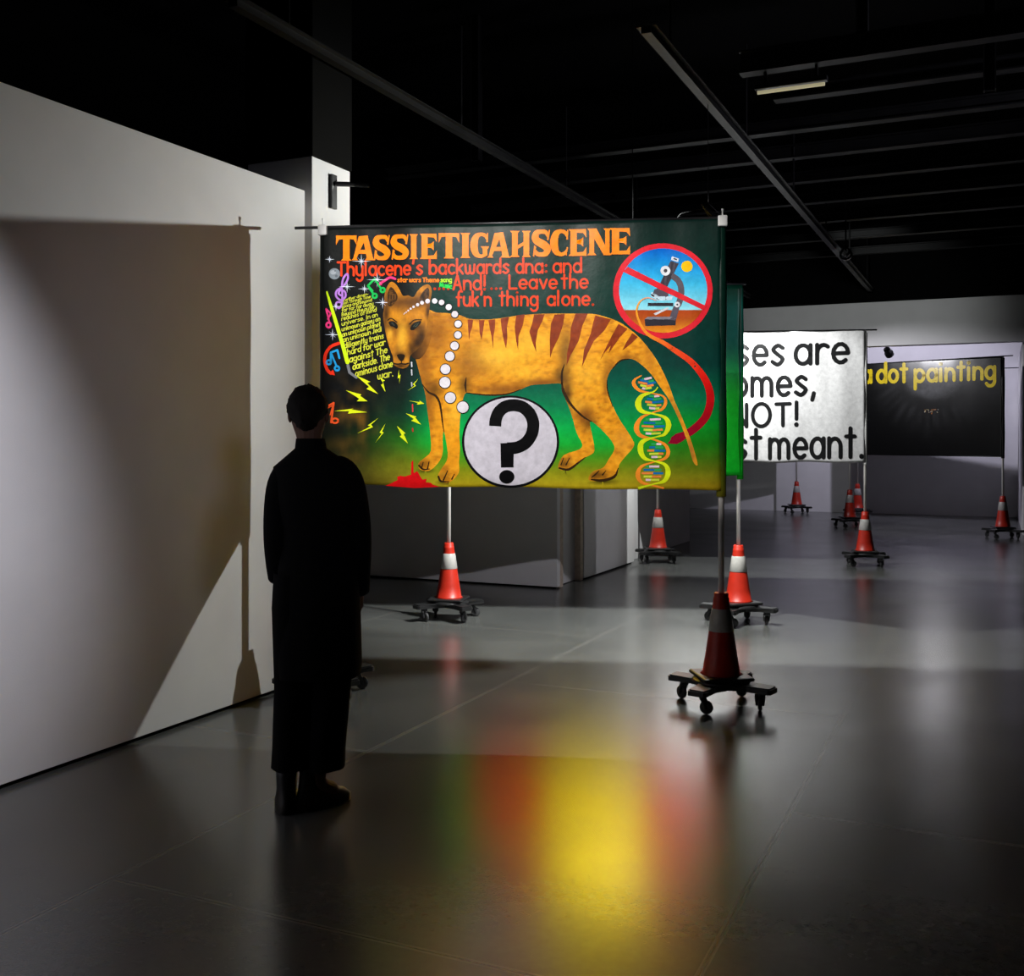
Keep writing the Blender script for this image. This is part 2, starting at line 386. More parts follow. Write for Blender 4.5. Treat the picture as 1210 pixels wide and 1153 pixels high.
def spline(pts, n=6, closed=False):
    """Catmull-Rom through 2-D points"""
    out = []; m = len(pts)
    g = (lambda i: pts[i % m]) if closed else (lambda i: pts[max(0, min(m - 1, i))])
    for i in range(m if closed else m - 1):
        p0, p1, p2, p3 = g(i - 1), g(i), g(i + 1), g(i + 2)
        for k in range(n):
            t = k / n
            out.append(tuple(.5 * (2 * p1[j] + (p2[j] - p0[j]) * t + (2 * p0[j] - 5 * p1[j] + 4 * p2[j] - p3[j]) * t * t + (3 * p1[j] - p0[j] - 3 * p2[j] + p3[j]) * t ** 3) for j in range(len(p1))))
    if not closed: out.append(tuple(pts[-1]))
    return out
def arc(cx, cy, rx, ry, a0, a1, n=12):
    return [(cx + rx * math.cos(R(a0 + (a1 - a0) * k / n)), cy + ry * math.sin(R(a0 + (a1 - a0) * k / n))) for k in range(n + 1)]

# round hand lettering: strokes, y up, x-height 1
BOWL = arc(.45, .5, .45, .5, 0, 360, 18)
GL = {
 'a': (1.0, [BOWL, [(.9, 1.0), (.9, 0)]]), 'b': (1.0, [BOWL, [(0, 1.62), (0, 0)]]),
 'c': (.85, [arc(.45, .5, .45, .5, 48, 312)]), 'd': (1.0, [BOWL, [(.9, 1.62), (.9, 0)]]),
 'e': (.95, [[(.02, .5), (.9, .5)] + arc(.45, .5, .45, .5, 0, 312)[1:]]),
 'f': (.7, [arc(.55, 1.3, .3, .34, 60, 180, 7) + [(.25, 0)], [(0, .95), (.6, .95)]]),
 'g': (1.0, [BOWL, [(.9, 1), (.9, -.25)] + arc(.45, -.2, .45, .42, 0, -150, 9)[1:]]),
 'h': (.95, [[(0, 1.62), (0, 0)], arc(.42, .55, .42, .43, 180, 0, 10) + [(.84, 0)]]),
 'i': (.3, [[(.05, 1), (.05, 0)], [(.05, 1.42), (.05, 1.43)]]),
 'j': (.5, [[(.3, 1), (.3, -.4)], [(.3, 1.42), (.3, 1.43)]]),
 'k': (.85, [[(0, 1.62), (0, 0)], [(.7, 1), (.04, .45)], [(.25, .6), (.75, 0)]]),
 'l': (.3, [[(.05, 1.62), (.05, 0)]]),
 'm': (1.5, [[(0, 1), (0, 0)], arc(.34, .62, .34, .36, 180, 0, 9) + [(.68, 0)], arc(1.02, .62, .34, .36, 180, 0, 9) + [(1.36, 0)]]),
 'n': (.95, [[(0, 1), (0, 0)], arc(.42, .55, .42, .43, 180, 0, 10) + [(.84, 0)]]),
 'o': (1.0, [BOWL]), 'p': (1.0, [BOWL, [(0, 1), (0, -.6)]]),
 'r': (.68, [[(0, 1), (0, 0)], arc(.4, .55, .4, .43, 180, 50, 7)]),
 's': (.85, [spline([(.72, .86), (.4, 1), (.08, .78), (.38, .53), (.72, .28), (.4, 0), (.02, .15)], 4)]),
 't': (.75, [[(.32, 1.5), (.32, 0)], [(0, 1.08), (.64, 1.08)]]),
 'u': (.95, [[(0, 1), (0, .45)] + arc(.42, .43, .42, .43, 180, 360, 10)[1:] + [(.84, 1)], [(.84, .5), (.84, 0)]]),
 'v': (.9, [[(0, 1), (.42, 0), (.84, 1)]]), 'w': (1.3, [[(0, 1), (.05, .4)] + arc(.32, .35, .28, .35, 180, 360, 8) + [(.6, .9)], [(.6, .4)] + arc(.88, .35, .28, .35, 180, 360, 8) + [(1.2, 1)]]),
 'x': (.85, [[(0, 1), (.75, 0)], [(.75, 1), (0, 0)]]),
 'y': (.95, [[(0, 1), (0, .45)] + arc(.42, .43, .42, .43, 180, 360, 10)[1:] + [(.84, 1)], [(.84, .5), (.84, -.2)] + arc(.42, -.2, .42, .42, 0, -150, 8)[1:]]),
 'A': (1.05, [[(0, 0), (.48, 1.55), (.96, 0)], [(.2, .5), (.76, .5)]]),
 'B': (1., [[(0, 0), (0, 1.5), (.5, 1.5), (.7, 1.15), (.5, .8), (0, .8)], [(.5, .8), (.8, .4), (.5, 0), (0, 0)]]),
 'I': (.4, [[(.1, 1.5), (.1, 0)]]), 'J': (.8, [[(.6, 1.5), (.6, .35)] + arc(.3, .35, .3, .35, 0, -170, 8)[1:]]),
 'L': (.95, [[(0, 1.5), (0, 0), (.85, 0)]]), 'M': (1.3, [[(0, 0), (.1, 1.5), (.6, .3), (1.1, 1.5), (1.2, 0)]]),
 'N': (1.1, [[(0, 0), (0, 1.5), (.95, 0), (.95, 1.5)]]), 'O': (1.45, [arc(.65, .75, .65, .77, 0, 360, 22)]),
 'T': (1.1, [[(0, 1.46), (1.02, 1.46)], [(.5, 1.46), (.5, 0)]]),
 'K': (1., [[(0, 1.5), (0, 0)], [(.8, 1.4), (.05, .6)], [(.25, .8), (.85, 0)]]),
 '.': (.35, [[(.1, .02), (.1, .03)]]), ',': (.4, [[(.14, .08), (.03, -.28)]]), ':': (.4, [[(.1, .12), (.1, .13)], [(.1, .8), (.1, .81)]]),
 '!': (.35, [[(.1, 1.55), (.1, .42)], [(.1, .02), (.1, .03)]]), "'": (.3, [[(.14, 1.6), (.06, 1.22)]]), '-': (.5, [[(0, .5), (.4, .5)]]),
}
def letter(P, txt, x0, y0, x1, y1, xh, hw, col, space=.5, gap=.26):
    """write txt from (x0, y0) to (x1, y1) along its baseline, y down, x-height xh"""
    W = sum((space if c == ' ' else GL[c][0] + gap) for c in txt) - gap
    L = math.hypot(x1 - x0, y1 - y0); ux, uy = (x1 - x0) / L, (y1 - y0) / L; sx = L / W
    cur = 0.
    for c in txt:
        if c == ' ': cur += space; continue
        wd, strokes = GL[c]
        for st in strokes:
            pts = [(x0 + ux * (cur + a) * sx, y0 + uy * (cur + a) * sx - b * xh) for a, b in st]
            P.ribbon(pts, hw * (1.25 if len(pts) == 2 and math.dist(pts[0], pts[1]) < xh * .1 else 1), col)
        cur += wd + gap
# heavy flared title capitals, polygons and fat strokes in a unit box, y up
def flare(x0, x1, y0=0., y1=1., f=.1, t=.09):
    return [(x0 - f, y0), (x1 + f, y0), (x1, y0 + t), (x1, y1 - t), (x1 + f, y1), (x0 - f, y1), (x0, y1 - t), (x0, y0 + t)]
S_PATH = [(.84, .74), (.74, .9), (.5, .92), (.24, .88), (.16, .7), (.3, .56), (.6, .45), (.82, .3), (.74, .12), (.46, .08), (.24, .12), (.12, .3)]
S_W = [.04, .1, .1, .13, .17, .18, .19, .17, .13, .1, .1, .04]
C_PATH = [(.93, .72), (.82, .88), (.56, .93), (.3, .82), (.19, .5), (.3, .18), (.56, .07), (.8, .12), (.94, .28)]
C_W = [.04, .09, .09, .15, .19, .15, .09, .08, .03]
CAPS = {
 'T': ([flare(.34, .66, 0, .98), [(0, 1), (1, 1), (1, .62), (.86, .84), (.66, .86), (.34, .86), (.14, .84), (0, .62)]], []),
 'A': ([[(.3, .96), (.68, 1), (.92, .08), (1, 0), (.56, 0), (.64, .1), (.52, .72), (.2, .08), (.26, 0), (-.02, 0), (.06, .08)], [(.28, .26), (.62, .26), (.62, .42), (.3, .42)]], []),
 'I': ([flare(.2, .8, 0, 1, .18)], []),
 'E': ([flare(.1, .46), [(.4, 1), (.97, 1), (1, .68), (.82, .85), (.4, .87)], [(.4, .58), (.68, .62), (.82, .7), (.82, .34), (.68, .43), (.4, .46)], [(.4, 0), (1, 0), (1, .34), (.82, .15), (.4, .13)]], []),
 'H': ([flare(.1, .38), flare(.66, .94, f=.07), [(.36, .44), (.7, .6), (.7, .46), (.36, .3)]], []),
 'N': ([flare(.1, .3), flare(.76, .94, f=.08), [(.1, 1), (.4, 1), (.94, .04), (.94, 0), (.7, 0), (.12, .9)]], []),
 'S': ([[(.8, .62), (.92, 1), (.98, .98), (.9, .6)], [(.03, .02), (.1, .0), (.22, .36), (.1, .42)]], [(S_PATH, S_W)]),
 'C': ([[(.88, .62), (.93, .99), (.99, .98), (.98, .62)], [(.86, .02), (.9, .02), (.98, .34), (.9, .34)]], [(C_PATH, C_W)]),
 'G': ([[(.88, .62), (.93, .99), (.99, .98), (.98, .62)], [(.56, .46), (1.04, .46), (1.0, .38), (.94, .34), (.94, .1), (.7, .02), (.68, .36)]], [(C_PATH[:-1], C_W[:-1])]),
}
def cap(P, c, x0, x1, ytop, ybot, col):
    f = lambda p: (x0 + p[0] * (x1 - x0), ybot - p[1] * (ybot - ytop))
    polys, strokes = CAPS[c]
    for pg in polys: P.poly([f(p) for p in pg], col, 8)
    for path, ws in strokes:
        q = spline([(*p, w_) for p, w_ in zip(path, ws)], 4)
        P.ribbon([f(p) for p in q], [p[2] * (ybot - ytop) * .78 for p in q], col)

# ------------------------------------------------------------------ a hung cloth: two sided, with pole sleeves at its ends
class Hang:
    """vertical plane between two poles (plan points p, q)"""
    def __init__(self, p, q, zt, zb, off=.027, wave=.004):
        self.p = Vector((p[0], p[1], 0)); self.q = Vector((q[0], q[1], 0)); self.t = (self.q - self.p).normalized()
        self.len = (self.q - self.p).length
        self.n = Vector((self.t.y, -self.t.x, 0))          # towards the viewer's side
        self.zt, self.zb, self.off, self.wave = zt, zb, off, wave
    def at(self, s, z, lift=0.):
        k = self.wave * (math.sin(s * 5.3 + z * 1.7) + .6 * math.sin(s * 11 - z * 2.3 + 1) + .5 * math.sin(s * 23 + z * 1.1) * max(0, (z - self.zb) / (self.zt - self.zb)))
        e = min(1., max(0., min(s, self.len - s) / .15)); k *= e
        v = self.p + self.t * s + self.n * (self.off + k + lift); v.z = z; return v
    def unproject(self, x, y):
        """where a sight line through a frame position meets the cloth -> (s, z)"""
        d = FWD + RGT * ((x - 605) / FOC) + Vector((0, 0, (HOR - y) / FOC))
        b = self.p + self.n * self.off
        t = (b.x * self.n.x + b.y * self.n.y) / (d.x * self.n.x + d.y * self.n.y)
        h = d * t; return (h - self.p).dot(self.t), EYE + h.z

def cloth(hang, painter, place, bg, s0, s1, top, bot, m, parent, nu=70, nv=46, sleeves=(), back=(24, 26, 25), step=.0008):
    """bg(s, z) -> colour of the ground coat; top(s), bot(s) edges"""
    bm = NB(); at = bm.verts.layers.float_color.new('paint')
    F = []; B = []
    for i in range(nu + 1):
        s = s0 + (s1 - s0) * i / nu; cf = []; cb = []
        for j in range(nv + 1):
            z = bot(s) + (top(s) - bot(s)) * j / nv
            v = bm.verts.new(hang.at(s, z)); v[at] = (*lin(bg(s, z)), 1); cf.append(v)
            u = bm.verts.new(hang.at(s, z, -.003)); u[at] = (*lin(back), 1); cb.append(u)
        F.append(cf); B.append(cb)
    fs = []
    for i in range(nu):
        for j in range(nv):
            fs.append(bm.faces.new((F[i][j], F[i + 1][j], F[i + 1][j + 1], F[i][j + 1])))
            fs.append(bm.faces.new((B[i][j], B[i][j + 1], B[i + 1][j + 1], B[i + 1][j])))
        fs.append(bm.faces.new((F[i][0], B[i][0], B[i + 1][0], F[i + 1][0])))
        fs.append(bm.faces.new((F[i][nv], F[i + 1][nv], B[i + 1][nv], B[i][nv])))
    for j in range(nv):
        fs.append(bm.faces.new((F[0][j], F[0][j + 1], B[0][j + 1], B[0][j])))
        fs.append(bm.faces.new((F[nu][j], B[nu][j], B[nu][j + 1], F[nu][j + 1])))
    for f in fs: f.smooth = True
    # sleeves: cloth rolled round the poles
    for s, r, zt, zb, colf in sleeves:
        rings = []
        for j in range(25):
            z = zb + (zt - zb) * j / 24; rr = r * (1 + .07 * math.sin(z * 9)); ring = []
            for k in range(16):
                a = k * 2 * PI / 16
                v = hang.p + hang.t * (s + rr * math.cos(a)) + hang.n * (rr * math.sin(a)); v.z = z
                bv = bm.verts.new(v); bv[at] = (*lin(colf(z)), 1); ring.append(bv)
            rings.append(ring)
        for A_, B_ in zip(rings, rings[1:]):
            for k in range(16):
                f = bm.faces.new((A_[k], A_[(k + 1) % 16], B_[(k + 1) % 16], B_[k])); f.smooth = True
    if painter: painter.build(bm, place, at, step)
    return link_mesh('cloth', bm, m, parent)

# ------------------------------------------------------------------ plan positions of the poles (metres on the floor)
A_, D_ = (-1.41, 5.90), (-3.575, 5.165)         # first banner, right and left
C_, B_ = (-1.912, 8.588), (-4.146, 7.783)       # second banner
W_, V_ = (-1.417, 13.107), (-3.742, 12.412)     # white banner
Q_, E_ = (.08, 17.54), (-2.26, 18.62)           # dot painting
G_, F_ = (-.1, 20.75), (-2.42, 21.1)            # far right banner
K_, H_ = (-3.66, 21.7), (-6.0, 21.25)           # far left banner

def banner_root(label, p, q, name='painted_banner', cat='banner', group=None):
    return thing(name, label, cat, ((p[0] + q[0]) / 2, (p[1] + q[1]) / 2, 1.2), 0, group)
def adopt(o, root):
    o.parent = root; o.matrix_parent_inverse = Matrix.Translation(root.location).inverted(); return o
def rod_and_clips(root, hang, z, s0, s1, clips, rr=.009):
    z = z if isinstance(z, tuple) else (z, z)
    zf = lambda s: z[0] + (z[1] - z[0]) * s / hang.len
    bm = NB(); a = hang.p + hang.t * s0; b = hang.p + hang.t * s1; a.z = zf(s0); b.z = zf(s1)
    tube(bm, [a + hang.n * .02, b + hang.n * .02], rr, 10)
    adopt(link_mesh('top_rod', bm, M['black_metal'], None, True), root)
    for s in clips:
        c = hang.p + hang.t * s + hang.n * .03; c.z = zf(s) - .02
        bm = NB(); box(bm, (-.026, -.022, -.03), (.026, .022, .03), .006)
        tube(bm, [(0, 0, .03), (0, 0, .05), (0, 0, .07)], [.004, .004, .007], 8)
        bmesh.ops.transform(bm, matrix=Matrix.Translation(c) @ Matrix.Rotation(math.atan2(hang.t.y, hang.t.x), 4, 'Z'), verts=bm.verts)
        o = adopt(link_mesh('rod_clip', bm, M['clip'], None), root); o['label'] = 'white plastic clip with a screw'

# ================================================================== first banner: the thylacine
h1 = Hang(D_, A_, 2.745, 1.2)
P = Painter()
DARK = (13, 40, 34)
GV = [(258, (12, 32, 28)), (300, (13, 44, 37)), (345, (11, 52, 44)), (400, (7, 56, 48)), (450, (6, 86, 68)), (480, (5, 128, 78)), (508, (8, 178, 74)), (525, (22, 174, 54)), (540, (72, 148, 26)), (556, (134, 142, 20)), (575, (196, 172, 30))]
GR = [(258, (12, 32, 28)), (345, (11, 48, 40)), (430, (6, 54, 48)), (470, (4, 104, 68)), (500, (6, 140, 38)), (525, (28, 118, 20)), (550, (86, 108, 16)), (575, (152, 130, 20))]
GL_ = [(258, (16, 20, 19)), (420, (21, 22, 24)), (455, (20, 30, 27)), (490, (16, 52, 34)), (520, (40, 105, 26)), (545, (108, 118, 22)), (575, (150, 132, 28))]
GLL = [(258, (14, 18, 17)), (470, (10, 11, 12)), (510, (18, 22, 14)), (540, (30, 32, 12)), (575, (66, 60, 15))]
def bg_px(x, y):
    c = mixc(ramp(GV, y), ramp(GR, y), sstep(700, 830, x))
    c = mixc(ramp(GL_, y), c, sstep(470, 520, x))
    c = mixc(ramp(GLL, y), c, sstep(400, 486, x + 12 * noise.noise(Vector((x * .05, y * .05, 0)))))
    # loose brown brushwork in the lower left corner
    k = math.exp(-((x - 418) / 26) ** 2 - ((y - 495) / 48) ** 2) * max(0, .35 + 1.1 * noise.noise(Vector((x * .09, y * .06, 8))))
    return mixc(c, (112, 78, 26), k)
px1 = lambda x, y, l: h1.at(*h1.unproject(x, y), l)
def bg1(s, z):
    v = h1.p + h1.t * s + h1.n * h1.off; v.z = z
    d = v - Vector((0, 0, EYE)); f = d.dot(FWD)
    return bg_px(605 + d.dot(RGT) / f * FOC, HOR - d.z / f * FOC)

# thylacine -----------------------------------------------------------
BODY = [(507.4, 366), (515.3, 369.2), (527.4, 369.8), (543.2, 372.2), (554.1, 376.5), (568.7, 377.4), (580, 377.2), (594.5, 375.5), (616.4, 372.2), (641.8, 370.5), (667.3, 370.3), (698.2, 370.6), (712.7, 373.6), (730.9, 380), (745.5, 390), (758.2, 401.5), (775.9, 425), (789.2, 451.7), (796.6, 472.3), (806.9, 495.9), (817.2, 522.5), (823.8, 545), (823.5, 550), (818.7, 544.6), (811.3, 519.5), (801, 493), (790.7, 472.3), (780.3, 457.6), (770, 442.8), (758.2, 431), (746.4, 424), (734.6, 425.1), (724.3, 434), (717.5, 447), (718.5, 461.5), (724.3, 479.7), (732.6, 496.2), (742.5, 511.1), (749.1, 522.7), (747.8, 529.4), (739.2, 539.2), (731.7, 549.1), (730.1, 559), (724.3, 565.6), (711.1, 568.1), (697.9, 568.1), (695.4, 564), (701.2, 556.5), (712.7, 552.4), (719.3, 542.5), (726, 530.9), (722.7, 521), (711.1, 507.8), (699.5, 497.9), (697, 500), (698.7, 509.4), (702, 526), (701.2, 535), (691.2, 540.8), (681.3, 549.1), (671.4, 554.9), (661.5, 554.9), (659.8, 549.1), (666.4, 537.5), (684.6, 530.9), (687.9, 524.3), (681.3, 511.1), (674.7, 487.9), (667.3, 469.8), (664.8, 461.5), (664, 453.4), (645.3, 453.7), (627.1, 455.2), (612.2, 461.5), (595.7, 466.4), (579.2, 466.9), (562.6, 465.6), (551.1, 464), (546.9, 473.1), (544.1, 489.6), (542.8, 511.1), (543.6, 529.3), (542.5, 545.8), (542, 559), (531.2, 569.8), (519.7, 568.9), (517.2, 562.3), (521.3, 554), (527.9, 544.1), (528.8, 532.6), (524.6, 509.4), (523, 519.3), (523.3, 532.6), (519.7, 544.1), (508.1, 555.7), (496.5, 554.9), (494.1, 547.4), (501.5, 540.8), (508.9, 532.6), (508.1, 509.4), (504.8, 484.6), (502.3, 464.8), (499, 453.2), (494.6, 436.6), (491, 423.2), (486, 410), (484, 385), (495, 366)]
AMB, BRN, DBR, YEL = (236, 154, 28), (134, 78, 24), (52, 32, 16), (254, 196, 58)
SPOTS = [(560, 430, 26, 16, BRN, .6), (556, 415, 15, 15, BRN, .35), (668, 415, 9, 26, (120, 80, 34), .65), (663, 445, 8, 10, DBR, .55), (600, 460, 42, 7, BRN, .6), (640, 452, 24, 5, BRN, .7),
         (517, 395, 16, 24, BRN, .6), (500, 430, 9, 30, BRN, .55), (538, 380, 12, 8, BRN, .3), (549, 455, 7, 12, DBR, .45), (506, 475, 7, 32, BRN, .55), (514, 460, 8, 10, DBR, .45), (670, 470, 6, 22, DBR, .65),
         (690, 490, 10, 12, BRN, .7), (697, 500, 8, 9, DBR, .4), (716, 450, 4, 20, BRN, .6), (680, 478, 14, 8, YEL, .35), (590, 420, 34, 18, YEL, .6), (630, 405, 26, 16, YEL, .55), (620, 440, 25, 9, YEL, .35),
         (538, 490, 10, 36, YEL, .45), (540, 520, 9, 20, (236, 150, 20), .5), (692, 440, 22, 22, YEL, .35), (735, 520, 10, 14, (222, 150, 50), .5), (706, 561, 12, 6, DBR, .45), (667, 548, 8, 6, DBR, .45), (524, 562, 8, 8, DBR, .25),
         (500, 548, 8, 6, DBR, .35), (815, 535, 8, 20, (150, 96, 40), .6), (798, 490, 7, 22, (160, 105, 40), .5), (768, 420, 8, 20, (190, 120, 34), .5), (740, 423, 12, 5, BRN, .5), (723, 436, 5, 10, BRN, .5), (528, 420, 10, 30, (214, 140, 34), .4)]
def fur(x, y):
    c = AMB; n = 1.3 * noise.noise(Vector((x * .16, y * .16, 3))) + .8 * noise.noise(Vector((x * .5, y * .3, 1)))
    c = mixc(c, BRN if n > 0 else YEL, min(1, abs(n)) * .5)
    for cx, cy, rx, ry, col, k in SPOTS:
        d = ((x - cx) / rx) ** 2 + ((y - cy) / ry) ** 2
        if d < 5: c = mixc(c, col, min(1, 1.35 * k) * math.exp(-d))
    return c
# painted ground shade under the paws
for cx, cy, rx, ry in ((712, 569, 22, 5), (668, 557, 14, 4), (530, 570, 18, 5), (503, 556, 13, 4)):
    n = 24; V = [(cx, cy)] + [(cx + rx * math.cos(k * 2 * PI / n), cy + ry * math.sin(k * 2 * PI / n)) for k in range(n)]
    P.add(V, [(0, k + 1, (k + 1) % n + 1) for k in range(n)], lambda x, y, cx=cx, cy=cy: (46, 42, 12) if abs(x - cx) + abs(y - cy) < .1 else bg_px(x, y))
P.layer = 1
P.poly(spline(BODY, 3, True), fur, 5.)
P.layer = 2
# dark contour strokes
for st, wd in (([(499, 454), (506, 463), (515, 468), (520, 478), (523, 500), (524.6, 510)], [.4, 1, 1.4, 1.2, .8, .4]), ([(551, 463), (550, 455), (551, 446)], [.5, 1.3, .4]),
               ([(551, 464), (575, 466.6), (598, 465.8), (615, 460)], [.4, .8, .8, .3]), ([(664, 453), (666, 463), (672, 474), (679, 483), (690, 493), (699, 498)], [.8, 1.8, 1.6, 1.3, 1.1, .5]),
               ([(664, 453), (664, 440), (667, 430)], [1.2, 1.2, .3]), ([(699, 566.5), (712, 567.5), (726, 563), (730.5, 553)], [.8, 1.6, 1.6, .4]), ([(661, 553), (672, 554.5), (684, 546), (692, 540)], [1.1, 1.4, 1, .3]),
               ([(495, 550), (500, 554.5), (508, 554)], [1.2, 1, .3]), ([(518, 563), (521, 568.5), (531, 569)], [1.2, 1.2, .4]), ([(537, 560), (534, 566)], [.5, .9]), ([(529, 556), (524, 567)], [.5, 1]), ([(507, 545), (505, 554)], [.5, .9]), ([(500, 546), (498, 553)], [.5, .8]),
               ([(673, 541), (669, 549)], [.4, .9]), ([(666, 541), (663, 549)], [.4, .8]), ([(716, 556), (712, 561)], [.4, .9]), ([(708, 556), (703, 561), (699, 564)], [.4, .9, .5]),
               ([(717.3, 449), (718, 462), (724, 480)], [.3, .7, .3]), ([(743, 424.3), (733, 426), (724, 435)], [.4, .8, .4])):
    P.ribbon(spline(st, 4), [a[0] for a in spline([(w_, 0) for w_ in wd], 4)], (52, 34, 14))
STR = [[(70, 152), (105, 152), (100, 200), (85, 240), (80, 285), (75, 240)], [(143, 155), (180, 155), (172, 210), (160, 285), (148, 240)], [(205, 155), (250, 150), (248, 200), (238, 260), (235, 340), (225, 260), (212, 200)],
       [(285, 145), (340, 135), (325, 200), (328, 270), (320, 340), (305, 290), (290, 210)], [(385, 125), (440, 118), (430, 180), (400, 260), (398, 350), (385, 290), (375, 200)], [(500, 118), (570, 115), (555, 160), (525, 220), (512, 300), (515, 362), (490, 300), (470, 230), (490, 170)],
       [(635, 118), (700, 115), (690, 180), (660, 270), (620, 350), (605, 400), (603, 280), (610, 180)], [(770, 112), (850, 112), (815, 190), (790, 290), (740, 380), (712, 450), (715, 370), (735, 280), (740, 200)],
       [(900, 125), (1000, 150), (960, 220), (890, 290), (850, 370), (812, 460), (825, 350), (870, 240), (885, 170)], [(1050, 180), (1108, 212), (1060, 265), (1000, 350), (985, 370), (1000, 320), (960, 365), (930, 415), (965, 340), (1010, 250)], [(1140, 240), (1175, 265), (1130, 310), (1075, 352), (1100, 300)]]
for s_ in STR:
    P.poly([(540 + x * .1818, 350 + y * .1818) for x, y in s_], lambda x, y: mixc((122, 46, 20), (158, 68, 28), .5 + .7 * noise.noise(Vector((x * .3, y * .15, 5)))), 6)
# head
Z = lambda pts: [(440 + x * .12142, 320 + y * .12142) for x, y in pts]
HEAD = Z([(104, 440), (112, 370), (116, 300), (120, 220), (150, 140), (185, 106), (230, 130), (270, 190), (300, 244), (350, 240), (402, 256), (440, 200), (490, 150), (540, 132), (572, 160), (578, 220), (562, 310), (556, 380), (545, 450), (530, 540), (512, 640), (470, 730), (410, 790), (368, 830), (360, 900), (345, 932), (300, 950), (240, 935), (207, 905), (202, 840), (172, 760), (142, 660), (117, 540)])
HS = [(280, 310, 190, 60, (104, 66, 30), 1), (440, 300, 110, 60, (104, 66, 30), .9), (300, 400, 50, 80, (150, 96, 34), .6), (140, 300, 26, 150, (120, 76, 28), .8), (560, 240, 30, 100, (130, 84, 30), .7), (420, 850, 50, 90, DBR, .9), (250, 760, 40, 70, (160, 104, 34), .6), (210, 540, 70, 45, DBR, .7), (415, 540, 75, 45, DBR, .7), (230, 600, 30, 60, BRN, .8), (385, 610, 34, 70, BRN, .8), (480, 640, 50, 90, DBR, .75), (440, 700, 45, 60, DBR, .8),
      (290, 640, 50, 140, YEL, .6), (170, 620, 30, 70, YEL, .5), (460, 440, 60, 60, (225, 150, 36), .5), (250, 440, 70, 45, (232, 156, 36), .5), (280, 830, 60, 40, DBR, .8), (280, 925, 80, 22, DBR, .7), (385, 760, 35, 60, DBR, .6), (130, 420, 30, 90, DBR, .6), (545, 400, 25, 70, DBR, .7), (330, 870, 30, 50, (220, 150, 44), .6), (235, 860, 26, 40, (200, 130, 40), .6), (110, 560, 20, 90, DBR, .5)]
def fur_h(x, y):
    u, v = (x - 440) / .12142, (y - 320) / .12142
    c = mixc((214, 138, 30), BRN, max(0, .2 + .5 * noise.noise(Vector((x * .35, y * .2, 2)))))
    for cx, cy, rx, ry, col, k in HS:
        d = ((u - cx) / rx) ** 2 + ((v - cy) / ry) ** 2
        if d < 5: c = mixc(c, col, min(1, 1.25 * k) * math.exp(-d))
    return c
P.layer = 2; P.poly(spline([(508, 366), (512, 385), (506, 410), (496, 424), (486, 420), (488, 400), (495, 380)], 3, True), lambda x, y: mixc(DBR, fur(x, y), sstep(486, 512, x) * .9), 4)
P.layer = 3; P.poly(spline(HEAD, 3, True), fur_h, 3.2)
P.layer = 4
P.smooth_poly(Z([(150, 330), (145, 250), (165, 170), (190, 160), (225, 200), (250, 260), (220, 310), (185, 345)]), lambda x, y: mixc((34, 24, 16), (112, 74, 34), .5 + .5 * math.sin(x * 1.9)), 3)
P.smooth_poly(Z([(460, 270), (490, 210), (540, 165), (556, 200), (548, 260), (520, 300), (480, 310)]), lambda x, y: mixc((38, 26, 16), (96, 62, 30), .5 + .5 * math.sin(x * 1.7 + y)), 3)
P.smooth_poly(Z([(158, 500), (190, 488), (225, 500), (250, 540), (235, 565), (205, 545), (175, 535)]), (26, 26, 24), 4); P.smooth_poly(Z([(180, 508), (205, 505), (225, 530), (200, 530)]), (58, 66, 62), 4)
P.smooth_poly(Z([(370, 570), (385, 530), (420, 500), (475, 488), (470, 515), (435, 550), (400, 578)]), (24, 24, 20), 4); P.smooth_poly(Z([(400, 545), (425, 515), (455, 505), (430, 545)]), (66, 78, 64), 4)
P.smooth_poly(Z([(240, 820), (280, 810), (318, 822), (308, 860), (285, 880), (262, 865)]), (34, 24, 14), 4)
P.ribbon(Z(spline([(284, 878), (282, 905)], 3)), .6, (40, 28, 16)); P.ribbon(Z(spline([(208, 900), (245, 908), (283, 903), (320, 908), (352, 900)], 4)), .9, (44, 30, 16))
for a in ([(150, 480), (185, 462), (240, 500)], [(365, 520), (410, 480), (480, 478)]): P.ribbon(Z(spline(a, 4)), .7, (52, 36, 18))
# thought bubbles
BUB = [(310, 422, 4), (319, 413, 5), (333, 403, 6), (352, 388, 8), (376, 370, 10), (404, 352, 12), (443, 331, 16), (486, 312, 19), (540, 296, 23), (608, 294, 26), (676, 308, 27), (745, 354, 30), (804, 423, 32), (836, 518, 34), (834, 624, 35), (802, 730, 40), (755, 831, 45), (712, 957, 48), (707, 1086, 53)]
bub = [(440 + x * .12142, 320 + y * .12142, r * .12142) for x, y, r in BUB] + [(532.2, 469.8, 6.3), (547.1, 481, 6.7)]
P.layer = 5
for x, y, r in bub:
    if r > 3.2: P.disc(x, y, r + .95, None, (28, 18, 22))
P.layer = 6
for x, y, r in bub: P.disc(x, y, r, None, (226, 222, 228))
P.layer = 2
P.disc(603.3, 521.9, 57.4, 54.6, (12, 12, 16), 64); P.layer = 3; P.disc(603.4, 521.6, 54.6, 51.8, (205, 201, 212), 64)
P.layer = 4
z4 = lambda pts: [(480 + x * .1653, 440 + y * .1653) for x, y in pts]
P.ribbon(z4(spline([(637, 384), (643, 330), (668, 278), (710, 245), (770, 234), (832, 248), (880, 290), (904, 342), (908, 392), (894, 448), (858, 500), (808, 531), (764, 541), (722, 543)], 5)), 7.1, (6, 6, 8), False)
P.poly(z4([(675, 506), (770, 502), (768, 678), (678, 680)]), (6, 6, 8)); P.disc(*z4([(720, 746)])[0], 9, 8.1, (6, 6, 8), 30)
